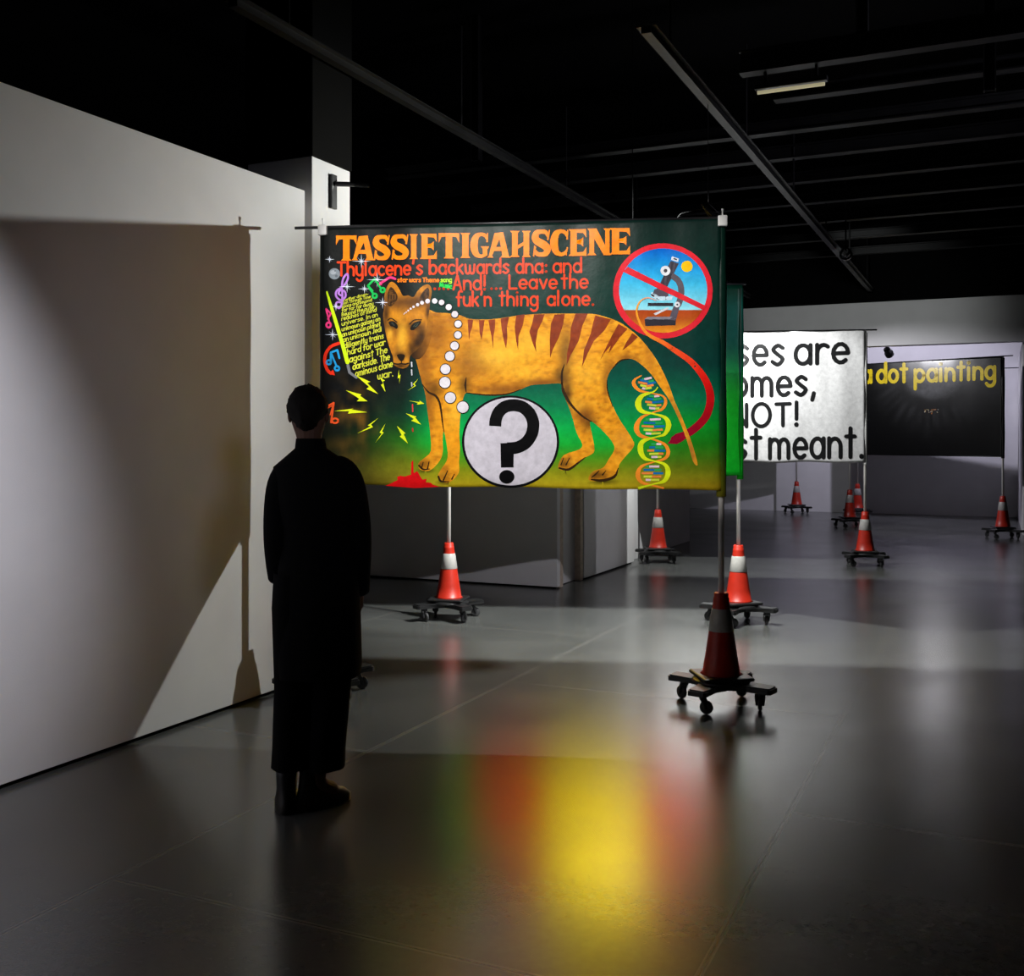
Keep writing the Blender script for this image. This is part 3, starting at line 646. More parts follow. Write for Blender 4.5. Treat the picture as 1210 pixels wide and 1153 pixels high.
# title and lines of writing
P.layer = 1
OR = (252, 134, 10)
TT = [('T', 397, 421.4, 278.2, 307.8), ('A', 415.8, 443, 278, 307.4), ('S', 441, 461, 277.5, 307.3), ('S', 462, 483.3, 277, 307), ('I', 483.8, 494.6, 276.8, 306.4), ('E', 496.3, 516.4, 276.3, 306.2), ('T', 518.6, 542.8, 275.6, 305.5), ('I', 543.8, 556.2, 275.2, 304.8),
      ('G', 556, 577, 274.6, 304.8), ('A', 576, 603.4, 274.2, 304.4), ('H', 602.6, 626.8, 272.6, 303.7), ('S', 629, 650.4, 271.2, 303.2), ('C', 650.6, 671.6, 270.8, 302.5), ('E', 671.8, 693, 270.6, 302.2), ('N', 693.6, 722, 270, 301.6), ('E', 720.6, 744.6, 269.6, 300.7)]
for c, x0, x1, yt, yb in TT:
    cap(P, c, x0 - .2, x1 + .2, yt - .2, yb + .9, (4, 10, 9))
P.layer = 2
for c, x0, x1, yt, yb in TT: cap(P, c, x0, x1, yt, yb, OR)
RD = (232, 66, 22)
for t, x0, y0, x1, y1, xh in (("Thylacene's", 399, 325.4, 500, 324.3, 10.6), ("backwards", 508, 323.9, 602, 322.6, 10.6), ("dna:", 610, 322.4, 648, 322, 10.6), ("and", 654, 321.8, 687.6, 321.4, 10.6), ("....", 513, 341.6, 532, 341.6, 10), ("And!", 536, 342.2, 575, 342, 10.6),
                              ("...", 580, 341.4, 594, 341.2, 10), ("Leave", 602, 341, 658.5, 340.6, 10.6), ("the", 663.6, 340.4, 695, 340, 10.6), ("fuk'n", 540, 361.4, 581, 361.2, 10.6), ("thing", 590.5, 361, 636, 360.6, 10.6), ("alone.", 647, 360.6, 703, 360.2, 10.6)):
    letter(P, t, x0, y0, x1, y1, xh, 1.3, RD)
letter(P, "star wars Theme", 470, 333.2, 519, 333.2, 3.2, .62, (255, 130, 20)); letter(P, "song", 521, 333.2, 534, 333, 3.2, .62, (180, 230, 40)); letter(P, "Music", 520, 338.6, 534, 341, 3.2, .7, (30, 220, 80))
# verse in lime
LM = (214, 218, 62)
z7 = lambda x, y: (375 + x * .13, 300 + y * .13)
for t, a, b_, xh in (("another dimen-", (222, 436), (462, 372), 16), ("sion Through Time", (222, 462), (482, 398), 17), ("space and beyond", (220, 492), (495, 428), 18), ("far far far away", (222, 528), (508, 462), 20), ("Beyond the outer", (222, 566), (522, 494), 21), ("reaches of mind", (220, 606), (536, 520), 23), ("universe. In an", (222, 652), (548, 566), 24),
                     ("unknown galaxy on", (222, 702), (570, 604), 24), ("an unknown planet", (226, 752), (574, 652), 25), ("an unknown Jedi", (234, 800), (584, 700), 27), ("diligently trains", (246, 856), (602, 764), 30), ("hard for war", (272, 918), (618, 824), 34), ("against The", (292, 984), (636, 894), 36), ("darkside. The", (322, 1052), (658, 958), 36), ("ominous clone", (346, 1114), (684, 1022), 36), ("war.", (548, 1140), (694, 1106), 38)):
    letter(P, t, *z7(*a), *z7(*b_), xh * .13, xh * .13 * .13, LM)
# stars, moon, notes, arrows, glowing bar, bolts, splash
P.disc(395.2, 323.4, 6.6, None, (128, 138, 146), 30); P.layer = 3; P.disc(393.6, 321.8, 3.4, 2.6, (168, 176, 184)); P.disc(397.4, 326, 1.6, None, (96, 104, 112)); P.disc(396, 320, 1, None, (104, 112, 120))
for x, y, r in ((427, 308.6, 12), (445.6, 330.4, 13), (410, 338.6, 10), (430.6, 341.2, 8), (452, 357.4, 10), (393, 395.4, 10), (389.6, 306.4, 6), (397, 362, 7)):
    P.star(x, y, r, (224, 232, 246)); P.star(x, y, r * .6, (190, 200, 220), rot=PI / 4, w=.35)
LV, PK, BL, GN, RE = (176, 120, 210), (240, 60, 130), (30, 150, 214), (24, 190, 84), (238, 50, 24)
clef = [(404.5, 357.5), (398.5, 357), (397, 361), (400.5, 364), (403.5, 360), (404.5, 350), (404, 338), (405.5, 329), (410, 323.5), (411, 329), (406.5, 337), (398, 343.5), (397.3, 350), (402.5, 354.5), (408, 350.5), (407.4, 344.5), (402.5, 342.6), (400, 346.5), (402.8, 349)]
P.ribbon(spline(clef, 4), 1.15, LV)
def note2(pts, head, col, w=1.2):
    P.ribbon(pts, w, col)
    for x, y in head: P.ribbon(arc(x, y, 2.6, 2.5, 0, 360, 12), w, col)
note2([(440, 343.5), (434.5, 337.5), (442.5, 329.5), (449, 339)], [(442.6, 349.4), (452, 342.6)], GN); P.ribbon([(434.5, 337.5), (441, 347)], 1.2, GN)
note2([(391, 428), (391, 416.5), (398.6, 413.5), (401, 423)], [(388.6, 428), (398.2, 435.2)], BL); P.ribbon([(391, 416.5), (397.8, 432.8)], 1.1, BL)
P.ribbon([(385.5, 365), (391, 370.5), (387.5, 377)], 1, PK); P.ribbon([(385.5, 365), (389.4, 381)], 1, PK); P.ribbon(arc(388.4, 384, 2.6, 3, 0, 360, 12), 1.2, PK)
P.ribbon(spline([(448.5, 335.5), (455, 331), (461, 327.8), (467, 329.5)], 4), 1.4, PK); P.poly([(446.6, 337.4), (451.6, 336.4), (449.4, 332.4)], PK)
P.ribbon(spline([(400.5, 405.5), (391, 409.5), (385, 418), (384, 428), (387, 437), (391, 441)], 4), [1.8] * 21, RE); P.poly([(388.2, 441.5), (396, 443.6), (393.6, 436.6)], RE)
P.ribbon([(385, 481), (394.4, 476), (391.4, 499)], 1.1, (232, 84, 36)); P.ribbon([(386, 482.6), (393.5, 479), (390.4, 490)], .7, (232, 84, 36)); P.ribbon(arc(396, 497, 3.6, 2.8, 0, 360, 12), 1.1, (232, 84, 36))
P.layer = 4
P.ribbon([(386.4, 345), (392, 364), (404, 404), (410.4, 428)], [1, 1.9, 2.2, 2.4], (206, 240, 20))
P.ribbon([(411, 431.5), (413, 440), (421, 446)], [1.7, 1.6, 1.4], (118, 120, 126))
YB = (226, 240, 30)
for pts in ([(420, 443), (436, 457), (433, 459.5), (447, 465.5), (434, 452.5), (437.5, 451)], [(448.5, 446), (453, 453), (450, 454.5), (455.5, 463), (452.5, 450.5), (455, 449.5)], [(471.4, 437), (470, 447), (472.4, 446.4), (471.8, 453.5), (473.6, 442.5), (471.8, 443.6)],
            [(495, 446.5), (488, 454), (490, 455.6), (482.5, 461), (491.5, 456), (490, 453.6)], [(408.5, 461), (424.5, 471), (421.6, 474), (434.4, 474), (425.6, 467.6), (427, 466)], [(395, 485.6), (412.5, 485.8), (411, 488.6), (434, 487), (415, 483.6), (417.8, 482.6)], [(483, 473.4), (494, 475.8), (492.6, 478), (501.5, 477), (495.6, 473), (496, 475)],
            [(479, 488), (489, 495), (486, 497), (497.6, 501.6), (490.6, 493.2), (492.4, 492.2)], [(447.4, 493.6), (434.6, 502.6), (438, 503.6), (422, 512), (441, 504.6), (438.6, 501.6)], [(455.4, 500.6), (448.6, 511), (451, 512.4), (443.6, 523), (453.6, 511), (451.6, 509.6)], [(469, 503), (474.6, 514), (472.4, 515.6), (482, 524), (477, 512.6), (479.4, 512)]):
    P.poly(pts, YB)
P.poly([(x, y) for x, y in ((455, 574), (462, 571), (470, 567), (469, 563.5), (473, 562), (478, 563), (485.6, 560.6), (486, 546), (488, 543.6), (488.8, 559), (493, 556.5), (496, 562), (499, 566.6), (504, 565.6), (503, 569.4), (509, 570.4), (511, 572.4), (519.5, 575.2), (490, 576.6))], (214, 14, 20), 6)
for y0, y1, c in ((428, 433, (220, 226, 232)), (437, 443, (200, 206, 212)), (452, 456, (190, 196, 202)), (478, 486, (214, 60, 70)), (506, 509.5, (190, 40, 44))): P.ribbon([(486.5 if y0 < 470 else 487.5, y0), (486.8 if y0 < 470 else 487.8, y1)], .75, c)
# prohibition sign with microscope
P.layer = 1
z5 = lambda pts: [(700 + x * .14876, 260 + y * .14876) for x, y in pts]
P.disc(783.3, 343.7, 58.8, 56.2, (222, 38, 52), 64)
P.layer = 2
SKY = [(293, (6, 96, 200)), (310, (20, 140, 216)), (335, (60, 184, 228)), (366, (150, 224, 238)), (366.8, (172, 66, 20)), (376, (176, 78, 20)), (394, (240, 156, 34))]
P.poly([(783.6 + 52.1 * math.cos(k * PI / 32), 343.3 + 49.8 * math.sin(k * PI / 32)) for k in range(64)], lambda x, y: ramp(SKY, y), 4)
P.layer = 3
P.disc(811.6, 314.8, 6.7, None, (252, 196, 12), 24)
MG, MD, ML = (86, 80, 92), (48, 46, 54), (214, 220, 232)
P.poly(z5([(622, 322), (686, 345), (580, 560), (520, 540)]), lambda x, y: mixc(MG, MD, .5 + .5 * math.sin(x * 1.3)), 6)
P.poly(z5([(632, 288), (688, 306), (680, 334), (624, 316)]), ML); P.ribbon(z5([(640, 303), (676, 317)]), .8, MD)
P.ribbon(z5(spline([(628, 440), (680, 480), (704, 540), (702, 610), (682, 672)], 5)), [3.6] * 21, (92, 84, 92))
P.poly(z5([(492, 552), (550, 530), (604, 575), (602, 610), (560, 628), (478, 586)]), MG, 6)
P.poly(z5([(470, 572), (530, 606), (640, 606), (628, 636), (520, 640), (462, 604)]), (196, 222, 236)); P.ribbon(z5([(470, 594), (486, 604)]), 1, MD); P.ribbon(z5([(514, 624), (532, 630)]), 1, MD); P.ribbon(z5([(574, 628), (598, 628)]), .9, MD)
P.poly(z5([(440, 658), (642, 658), (642, 684), (440, 684)]), MD); P.poly(z5([(644, 684), (694, 684), (662, 800), (606, 790)]), MG)
P.poly(z5([(484, 744), (600, 692), (606, 704), (502, 756)]), (206, 208, 214))
P.poly(z5([(414, 790), (440, 768), (640, 768), (664, 790)]), (132, 128, 140)); P.poly(z5([(414, 788), (664, 788), (660, 836), (420, 842)]), MD)
P.layer = 4
P.disc(*z5([(580, 403)])[0], 5.8, None, (226, 228, 234), 22); P.disc(*z5([(674, 672)])[0], 3.3, None, (222, 222, 228), 18)
P.poly(z5([(280, 372), (905, 685), (880, 716), (245, 412)]), (222, 38, 52), 8)
P.layer = 5
P.disc(*z5([(580, 403)])[0], 2.2, None, (70, 68, 76), 14); P.disc(*z5([(674, 672)])[0], 1.1, None, (60, 60, 66), 12)
# red cord from microscope to tail
CP = z5([(505, 640), (440, 618), (382, 645), (354, 700), (356, 760), (390, 845), (450, 915), (560, 972)]) + [(796.6, 413.4), (817.2, 428.1), (833.5, 449), (839.5, 470), (834.5, 491), (821, 506), (806, 515.5), (797, 519)]
CW = [.5, .7, .9, 1, 1.2, 1.5, 2, 2.5, 3, 3.6, 4.2, 4.6, 4.7, 4.7, 4.5, 4.6]
CC = [(240, 180, 170), (240, 170, 140), (240, 170, 90), (240, 160, 50), (245, 160, 40), (245, 150, 40), (245, 140, 40), (240, 110, 36), (236, 80, 30), (232, 56, 26), (214, 24, 18), (190, 14, 18), (168, 10, 26), (150, 6, 34), (140, 4, 38), (140, 4, 40)]
cs = spline([(*p, w_, *c) for p, w_, c in zip(CP, CW, CC)], 6)
cut = next(i for i, p in enumerate(cs) if p[0] > 790 and p[1] > 405)
P.layer = .5
lo = cs[cut - 1:]
P.ribbon([p[:2] for p in lo], [p[2] for p in lo], [p[3:6] for p in lo])
P.poly([(806, 510.4), (798, 512.6), (788.6, 524), (800, 524.6), (808, 520.4)], (140, 4, 40))
P.layer = 6
ce = cs[:cut + 1]
P.ribbon([p[:2] for p in ce], [p[2] for p in ce], [p[3:6] for p in ce])
# double helix
P.layer = 1
zd = lambda pts: [(640 + x * .1653, 440 + y * .1653) for x, y in pts]
OS = [(715, 22, 4), (668, 50, 10), (660, 85, 16), (700, 128, 12), (785, 148, 5), (868, 170, 8), (886, 215, 13), (860, 262, 12), (800, 285, 6), (715, 322, 12), (678, 390, 22), (705, 450, 16), (800, 478, 8), (880, 515, 12), (905, 570, 16), (880, 615, 12), (800, 640, 6), (715, 672, 12), (688, 730, 20), (715, 785, 14), (790, 806, 7), (875, 828, 9)]
LS = [(832, 104, 5), (800, 138, 6), (720, 166, 16), (690, 220, 26), (715, 275, 18), (800, 296, 7), (880, 322, 14), (908, 375, 22), (880, 440, 14), (815, 462, 5), (725, 492, 18), (706, 550, 24), (735, 612, 16), (800, 632, 6), (880, 658, 14), (904, 715, 22), (876, 775, 16), (800, 798, 6), (690, 828, 12)]
RC = [(20, 104, 168), (226, 196, 208), (232, 130, 60), (40, 160, 84), (200, 214, 60)]
k = 0
for y0, y1, x0, x1, sl in ((40, 125, 690, 815, -.2), (160, 270, 740, 870, -.12), (325, 450, 715, 880, -.05), (500, 615, 755, 885, .02), (660, 780, 715, 870, .0)):
    n = 5
    for i in range(n):
        y = y0 + (y1 - y0) * (i + .5) / n; mid = x0 + (x1 - x0) * (.35 + .3 * ((i * 37 + k) % 10) / 10); ins = 24 * abs(i - 2) * .6
        P.ribbon(zd([(x0 + ins, y - sl * (x0 + ins - mid)), (mid, y)]), 1.25, RC[(k * 2 + 3) % 5], False); P.ribbon(zd([(mid, y), (x1 - ins, y + sl * (x1 - ins - mid))]), 1.25, RC[(k * 2 + 1) % 5], False); k += 1
for seq, c, lay in ((OS, (244, 142, 40), 2), (LS, (212, 228, 24), 3)):
    P.layer = lay; q = spline(seq, 6); P.ribbon([zd([p[:2]])[0] for p in q], [p[2] * .1653 * .85 for p in q], c, False)

s_l = h1.unproject(387, 420)[0]
r1 = banner_root('large painted banner of an orange striped thylacine under the big orange title TASSIETIGAHSCENE', D_, A_)
tl, tr = h1.unproject(389, 269)[1], h1.unproject(850, 258)[1]
bl, br = h1.unproject(384, 572.5)[1], h1.unproject(846, 579.5)[1]
lerp1 = lambda a, b: (lambda s: a + (b - a) * s / h1.len)
slv = lambda z: ramp([(1.15, (100, 92, 18)), (1.3, (70, 80, 14)), (1.5, (10, 70, 24)), (1.8, (8, 44, 34)), (2.75, (10, 38, 30))], z)
c1 = cloth(h1, P, px1, bg1, -.012, h1.len - .004, lerp1(tl, tr), lambda s: bl + (br - bl) * s / h1.len + .004 * math.sin(s * 7), PAINT, None, 110, 80,
           sleeves=[(h1.len, .029, 2.72, br - .035, slv), (0, .026, tl - .02, bl - .01, lambda z: (12, 14, 13))])
adopt(c1, r1)
rod_and_clips(r1, h1, (tl + .004, tr + .004), -.17, h1.len + .01, [-.0, h1.len + .004])

# ================================================================== second banner (its face shows only in the floor's reflection)
h2 = Hang(B_, C_, 2.745, 1.2)
P = Painter(.05); P.ydown = False
def bg2(s, z):
    u = s / h2.len; v = (z - 1.2) / 1.55
    c = mixc((10, 150, 30), (8, 96, 84), sstep(.35, .75, v)); c = mixc(c, (10, 60, 44), sstep(.85, 1, v))
    c = mixc(c, (14, 18, 16), sstep(.1, .3, u) * sstep(.98, .8, u) * sstep(.3, .75, v))
    return c
def b2(u, v, l): return h2.at(u * h2.len, 1.2 + v * 1.55, l)
P.layer = 1
P.smooth_poly([(.1, .06), (.3, .02), (.6, .03), (.9, .05), (.93, .25), (.8, .5), (.6, .62), (.4, .62), (.2, .5), (.08, .28)], (196, 20, 14), .05)
P.layer = 2
P.smooth_poly([(.36, .02), (.5, .0), (.64, .02), (.68, .3), (.66, .7), (.58, .92), (.5, .97), (.42, .92), (.36, .68), (.33, .3)], (222, 190, 8), .05)
r2 = banner_root('green edged banner behind the thylacine banner, showing only its bright right hem', B_, C_)
sl2 = lambda z: ramp([(1.15, (4, 96, 10)), (1.5, (6, 104, 16)), (1.75, (4, 84, 36)), (2.0, (3, 66, 54)), (2.4, (8, 58, 44)), (2.75, (6, 42, 30))], z)
adopt(cloth(h2, P, b2, bg2, -.01, h2.len + .03, lambda s: 2.745, lambda s: 1.2 + .006 * math.sin(s * 8), PAINT, None, 60, 40, sleeves=[(h2.len + .012, .03, 2.72, 1.17, sl2)]), r2)
rod_and_clips(r2, h2, 2.752, -.12, h2.len + .06, [])

# ================================================================== white banner with black writing
h3 = Hang(V_, W_, 2.78, 1.22, wave=.007)
P = Painter()
px3 = lambda x, y, l: h3.at(*h3.unproject(x, y), l)
zz = lambda x, y: (860 + x * .28926, 340 + y * .28926)
BK = (22, 22, 24); P.layer = 1
for t, a, b_, xh, hw in (("ses", (36, 316), (232, 313), 78, 2.45), ("are", (276, 312), (494, 304), 76, 2.45), ("omes,", (24, 443), (366, 436), 74, 2.4), ("NOT!", (24, 568), (294, 560), 60, 2.2), ("st", (30, 698), (140, 696), 78, 2.4), ("meant.", (172, 696), (560, 690), 78, 2.4)):
    letter(P, t, *zz(*a), *zz(*b_), xh * .28926, hw, BK, gap=.3)
r3 = banner_root('white banner with four lines of black handwriting ending st meant', V_, W_)
t3 = h3.unproject(1016, 391)[1]; q3 = h3.unproject(1016, 546.5)[1]
adopt(cloth(h3, P, px3, lambda s, z: (226, 224, 226), -.01, h3.len - .0, lambda s: t3 + .006 * math.sin(s * 9), lambda s: q3 + .008 * math.sin(s * 8), PAINT_SATIN, None, 70, 44,
            sleeves=[(h3.len, .027, t3 - .02, q3 - .02, lambda z: (216, 214, 214)), (0, .027, t3 - .02, q3 - .02, lambda z: (216, 214, 214))], back=(120, 118, 118), step=.003), r3)
rod_and_clips(r3, h3, t3 + .012, -.12, h3.len + .13, [])

# ================================================================== black dot painting
h4 = Hang(E_, Q_, 2.85, 1.28, wave=.0006)
P = Painter()
px4 = lambda x, y, l: h4.at(*h4.unproject(x, y), l)
sc4, zc4 = h4.unproject(1102, 432)
def bg4(s, z):
    # a dim mottled grey round, a dark ring and thin grey streaks below it
    r = math.hypot(s - sc4, z - zc4); an = math.atan2(s - sc4, z - zc4)
    k = noise.noise(Vector((s * 5, z * 6, 0))) + .6 * noise.noise(Vector((s * 17, z * 14, 2)))
    ray = .5 + .9 * noise.noise(Vector((an * 9, r * 2, 4)))
    c = mixc((7, 7, 8), (40, 40, 42), max(0, ray) * sstep(.6, .78, r) * sstep(1.25, .8, r) * (1 if z < zc4 else .2))
    return mixc(mixc((44, 44, 46), (84, 84, 88), .5 + .6 * k), c, sstep(.48, .6, r + .05 * k))
P.layer = 1
for t, a, b_ in (("a", (556, 388), (588, 386)), ("dot", (612, 386), (736, 383)), ("painting", (766, 384), (1094, 370))):
    letter(P, t, *zz(*a), *zz(*b_), 48 * .28926, 2.0, (238, 208, 26), gap=.3)
P.layer = 1
for i in range(26): P.disc(*zz(800 + random.uniform(0, 60), 495 + random.uniform(0, 22)), random.uniform(.3, .6), None, random.choice([(220, 200, 150), (200, 200, 200), (200, 120, 60)]), 8)
r4 = banner_root('black banner lettered a dot painting in yellow, grey round in its middle', E_, Q_)
t4a, t4b = h4.unproject(1022, 429.5)[1], h4.unproject(1186, 421)[1]; q4a, q4b = h4.unproject(1026, 537.5)[1], h4.unproject(1186, 540)[1]
adopt(cloth(h4, P, px4, bg4, -.01, h4.len - .0, lambda s: t4a + (t4b - t4a) * s / h4.len, lambda s: q4a + (q4b - q4a) * s / h4.len, PAINT_GLOSS, None, 110, 70,
            sleeves=[(h4.len, .027, t4b - .02, q4b - .02, lambda z: (12, 12, 13)), (0, .027, t4a - .02, q4a - .02, lambda z: (12, 12, 13))], step=.003), r4)
rod_and_clips(r4, h4, t4b + .005, -.1, h4.len + .16, [])

# ================================================================== two banners by the far wall, mostly behind the nearer ones
for (p, q, lab) in ((F_, G_, 'pale banner hanging near the far wall behind the black dot painting banner'), (H_, K_, 'pale banner hanging near the far wall behind the white lettered banner')):
    h = Hang(p, q, 2.74, 1.23); r_ = banner_root(lab, p, q)
    adopt(cloth(h, None, None, lambda s, z: (206, 202, 214), -.01, h.len + .01, lambda s: 2.74, lambda s: 1.23, PAINT_MATT, None, 40, 20), r_)
    rod_and_clips(r_, h, 2.748, -.1, h.len + (.08 if p is H_ else .46), [])

# ------------------------------------------------------------------ poles, cones, dollies
def cone_proto(label):
    t = thing('traffic_cone', label, 'traffic cone')
    bm = NB()
    box(bm, (-.145, -.145, 0), (.145, .145, .022), .01); o = link_mesh('cone_base', bm, M['black_plastic'], t)
    bm = NB()   # body: outside down, inside up, open at the top for the pole
    lathe(bm, [(.026, .47), (.034, .478), (.04, .47), (.04, .448), (.044, .444), (.044, .43), (.05, .385), (.058, .32), (.066, .28), (.09, .12), (.105, .03), (.118, .022), (.1, .018), (.084, .12), (.054, .3), (.028, .45), (.026, .47)], 40, cap=False)
    link_mesh('cone_body', bm, M['cone'], t, True)
    bm = NB(); lathe(bm, [(.052, .388), (.0535, .386), (.0715, .264), (.07, .262)], 40, cap=False)
    link_mesh('reflective_band', bm, M['band'], t, True)
    return t
def dolly_proto(label):
    t = thing('wheeled_dolly', label, 'dolly')
    z0, z1 = .108, .142; H = .168
    bm = NB()
    # cross frame with dished sides: outline in plan
    out = []
    for k in range(4):
        a = PI / 4 + k * PI / 2; c = Vector((math.cos(a), math.sin(a))); n_ = Vector((-c.y, c.x))
        tip = c * H * 1.414
        for u, v in ((-.07, -.05), (.06, -.055), (.075, -.045), (.075, .045), (.06, .055), (-.07, .05)):
            p = tip + c * u + n_ * v; out.append((p.x, p.y))
        nx = Vector((math.cos(a + PI / 4), math.sin(a + PI / 4))) * .115
        out.append((nx.x, nx.y))
    lo = [bm.verts.new((x, y, z0)) for x, y in out]; hi = [bm.verts.new((x, y, z1)) for x, y in out]; n = len(out)
    for i in range(n): bm.faces.new((lo[i], lo[(i + 1) % n], hi[(i + 1) % n], hi[i]))
    ft, fb = bm.faces.new(hi), bm.faces.new(lo[::-1])
    bmesh.ops.bevel(bm, geom=list(ft.edges), offset=.008, segments=2, affect='EDGES')
    lathe(bm, [(.165, .138), (.16, .15), (.145, .158), (.05, .158)], 32)
    link_mesh('frame', bm, M['black_plastic'], t)
    for k in range(4):
        a = PI / 4 + k * PI / 2; cx, cy = math.cos(a) * H * 1.38, math.sin(a) * H * 1.38
        sw = [.4, 2.0, -.6, 1.2][k]; off = Vector((math.cos(sw), math.sin(sw))) * .022; ax = Vector((-math.sin(sw), math.cos(sw), 0))
        wc = Vector((cx + off.x, cy + off.y, .0375))
        bm = NB(); lathe(bm, [(.03, .1), (.03, .108)], 16, (cx, cy, 0)); lathe(bm, [(.014, .086), (.014, .102)], 12, (cx, cy, 0))
        for sgn in (-1, 1):
            q = ax * .017 * sgn; A0 = Vector((cx, cy, .09)) + q; B0 = wc + q
            tube(bm, [A0, (A0 + B0) / 2 + Vector((0, 0, .006)), B0 - Vector((0, 0, .008))], [.013, .012, .008], 8)
        tube(bm, [Vector((cx, cy, .088)) - ax * .022, Vector((cx, cy, .088)) + ax * .022], .012, 8); tube(bm, [wc - ax * .023, wc + ax * .023], .005, 8)
        cs = link_mesh('caster', bm, M['black_metal'], t)
        bm = NB(); lathe(bm, [(.012, -.012), (.03, -.012), (.0365, -.007), (.0375, 0), (.0365, .007), (.03, .012), (.012, .012)], 24)
        bmesh.ops.transform(bm, matrix=Matrix.Translation(wc) @ Vector((0, 0, 1)).rotation_difference(ax).to_matrix().to_4x4(), verts=bm.verts)
        link_mesh('wheel', bm, M['rubber'], cs, True)
    return t
def pole_at(p, zt, label, r=.0165):
    bm = NB(); tube(bm, [(0, 0, .19), (0, 0, zt - .01), (0, 0, zt)], [r, r, r * .7], 16)
    o = link_mesh('banner_pole', bm, M['pole'], None, True); o.location = (p[0], p[1], 0)
    return tag(o, label, 'pole', 'poles holding up the banners')
cone0 = dolly0 = None
STANDS = [
 (A_, .57, 2.74, 'right end of thylacine banner', 'nearest the camera'),
 (D_, .34, 2.74, 'left end of thylacine banner', 'behind the person'),
 (C_, .75, 2.74, 'right end of green hemmed banner', 'behind the nearest cone'),
 (B_, .2, 2.74, 'left end of green hemmed banner', 'before grey panels'),
 (W_, .2, t3, 'right end of white lettered banner', 'on lit floor'),
 (V_, .45, t3, 'left end of white lettered banner', 'beside panel corner'),
 (Q_, .3, t4b, 'right end of black dot painting', 'farthest right'),
 (E_, .5, t4a, 'left end of black dot painting', 'behind brighter cone'),
 (F_, .2, 2.74, 'left end of pale far banner', 'half hidden behind cones'),
 (K_, .5, 2.74, 'right end of leftmost far banner', 'alone by far wall'),
 (H_, .2, 2.74, 'left end of leftmost far banner', 'hidden by panels')]
for p, rz, zt, where, note in STANDS:
    lc = 'orange traffic cone at %s, %s' % (where, note)
    ld = 'black wheeled dolly under cone at %s' % where
    if cone0 is None:
        cone0 = cone_proto(lc); dolly0 = dolly_proto(ld)
        cone0.location = (p[0], p[1], .158); cone0.rotation_euler.z = rz; cone0['group'] = 'traffic cones holding the banner poles'
        dolly0.location = (p[0], p[1], 0); dolly0.rotation_euler.z = rz; dolly0['group'] = 'dollies under the traffic cones'
    else:
        dup(cone0, (p[0], p[1], .158), rz, lc); dup(dolly0, (p[0], p[1], 0), rz, ld)
    pole_at(p, zt, 'white pole standing in cone at %s' % where)

# ------------------------------------------------------------------ lamps and ceiling tracks
def hanging_lamp(loc, aim, label, top=5.59, sr=.15):
    tilt = Vector((0, 0, -1)).rotation_difference(Vector(aim)).to_matrix().to_4x4()
    t = thing('hanging_lamp', label, 'lamp', loc, 0, 'bare bulb lamps hung from the ceiling track')
    bm = NB(); tube(bm, [tilt @ Vector((0, 0, .11)), (0, 0, .16), (0, 0, top - loc[2])], .003, 8); link_mesh('cord', bm, M['black_plastic'], t)
    bm = NB(); lathe(bm, [(.03, .088), (sr, .05), (sr, .047), (.03, .084)], 28, cap=False); bmesh.ops.transform(bm, matrix=tilt, verts=bm.verts); link_mesh('shade', bm, M['black_paint'], t, True)  # shade added to keep the lamp's light off the ceiling
    bm = NB(); lathe(bm, [(.008, .12), (.022, .11), (.024, .06), (.026, .034)], 16); bmesh.ops.transform(bm, matrix=tilt, verts=bm.verts); link_mesh('socket', bm, M['black_plastic'], t)
    return t
spill_lamp = hanging_lamp(LAMP_SPILL, AIM_SPILL, 'black socket lamp hung between the thylacine banner and the green hemmed banner', 3.85)
def flag(owner, a1, a2, r1, r2, z0, z1):  # made-up cards that shape the lamps' light
    """small black card beside a lamp keeping its light off what lies between two bearings"""
    d1 = Vector((*a1, 0)).normalized() * r1; d2 = Vector((*a2, 0)).normalized() * r2
    q = [d1 + Vector((0, 0, z0)), d2 + Vector((0, 0, z0)), d2 + Vector((0, 0, z1)), d1 + Vector((0, 0, z1))]
    e = (d1 + d2).normalized() * -.003; bm = NB(); A0 = [bm.verts.new(v) for v in q]; B0 = [bm.verts.new(v - e) for v in q]
    bm.faces.new(A0); bm.faces.new(B0[::-1])
    for k in range(4): bm.faces.new((A0[k], B0[k], B0[(k + 1) % 4], A0[(k + 1) % 4]))
    tube(bm, [(0, 0, .13), d2 * .6 + Vector((0, 0, .1)), d2 + Vector((0, 0, z0 - .01))], .004, 6)
    link_mesh('flag', bm, M['black_paint'], owner)
flag(spill_lamp, (-2.01, -2.12), (-.95, -.1), .25, .32, -.024, -.5)
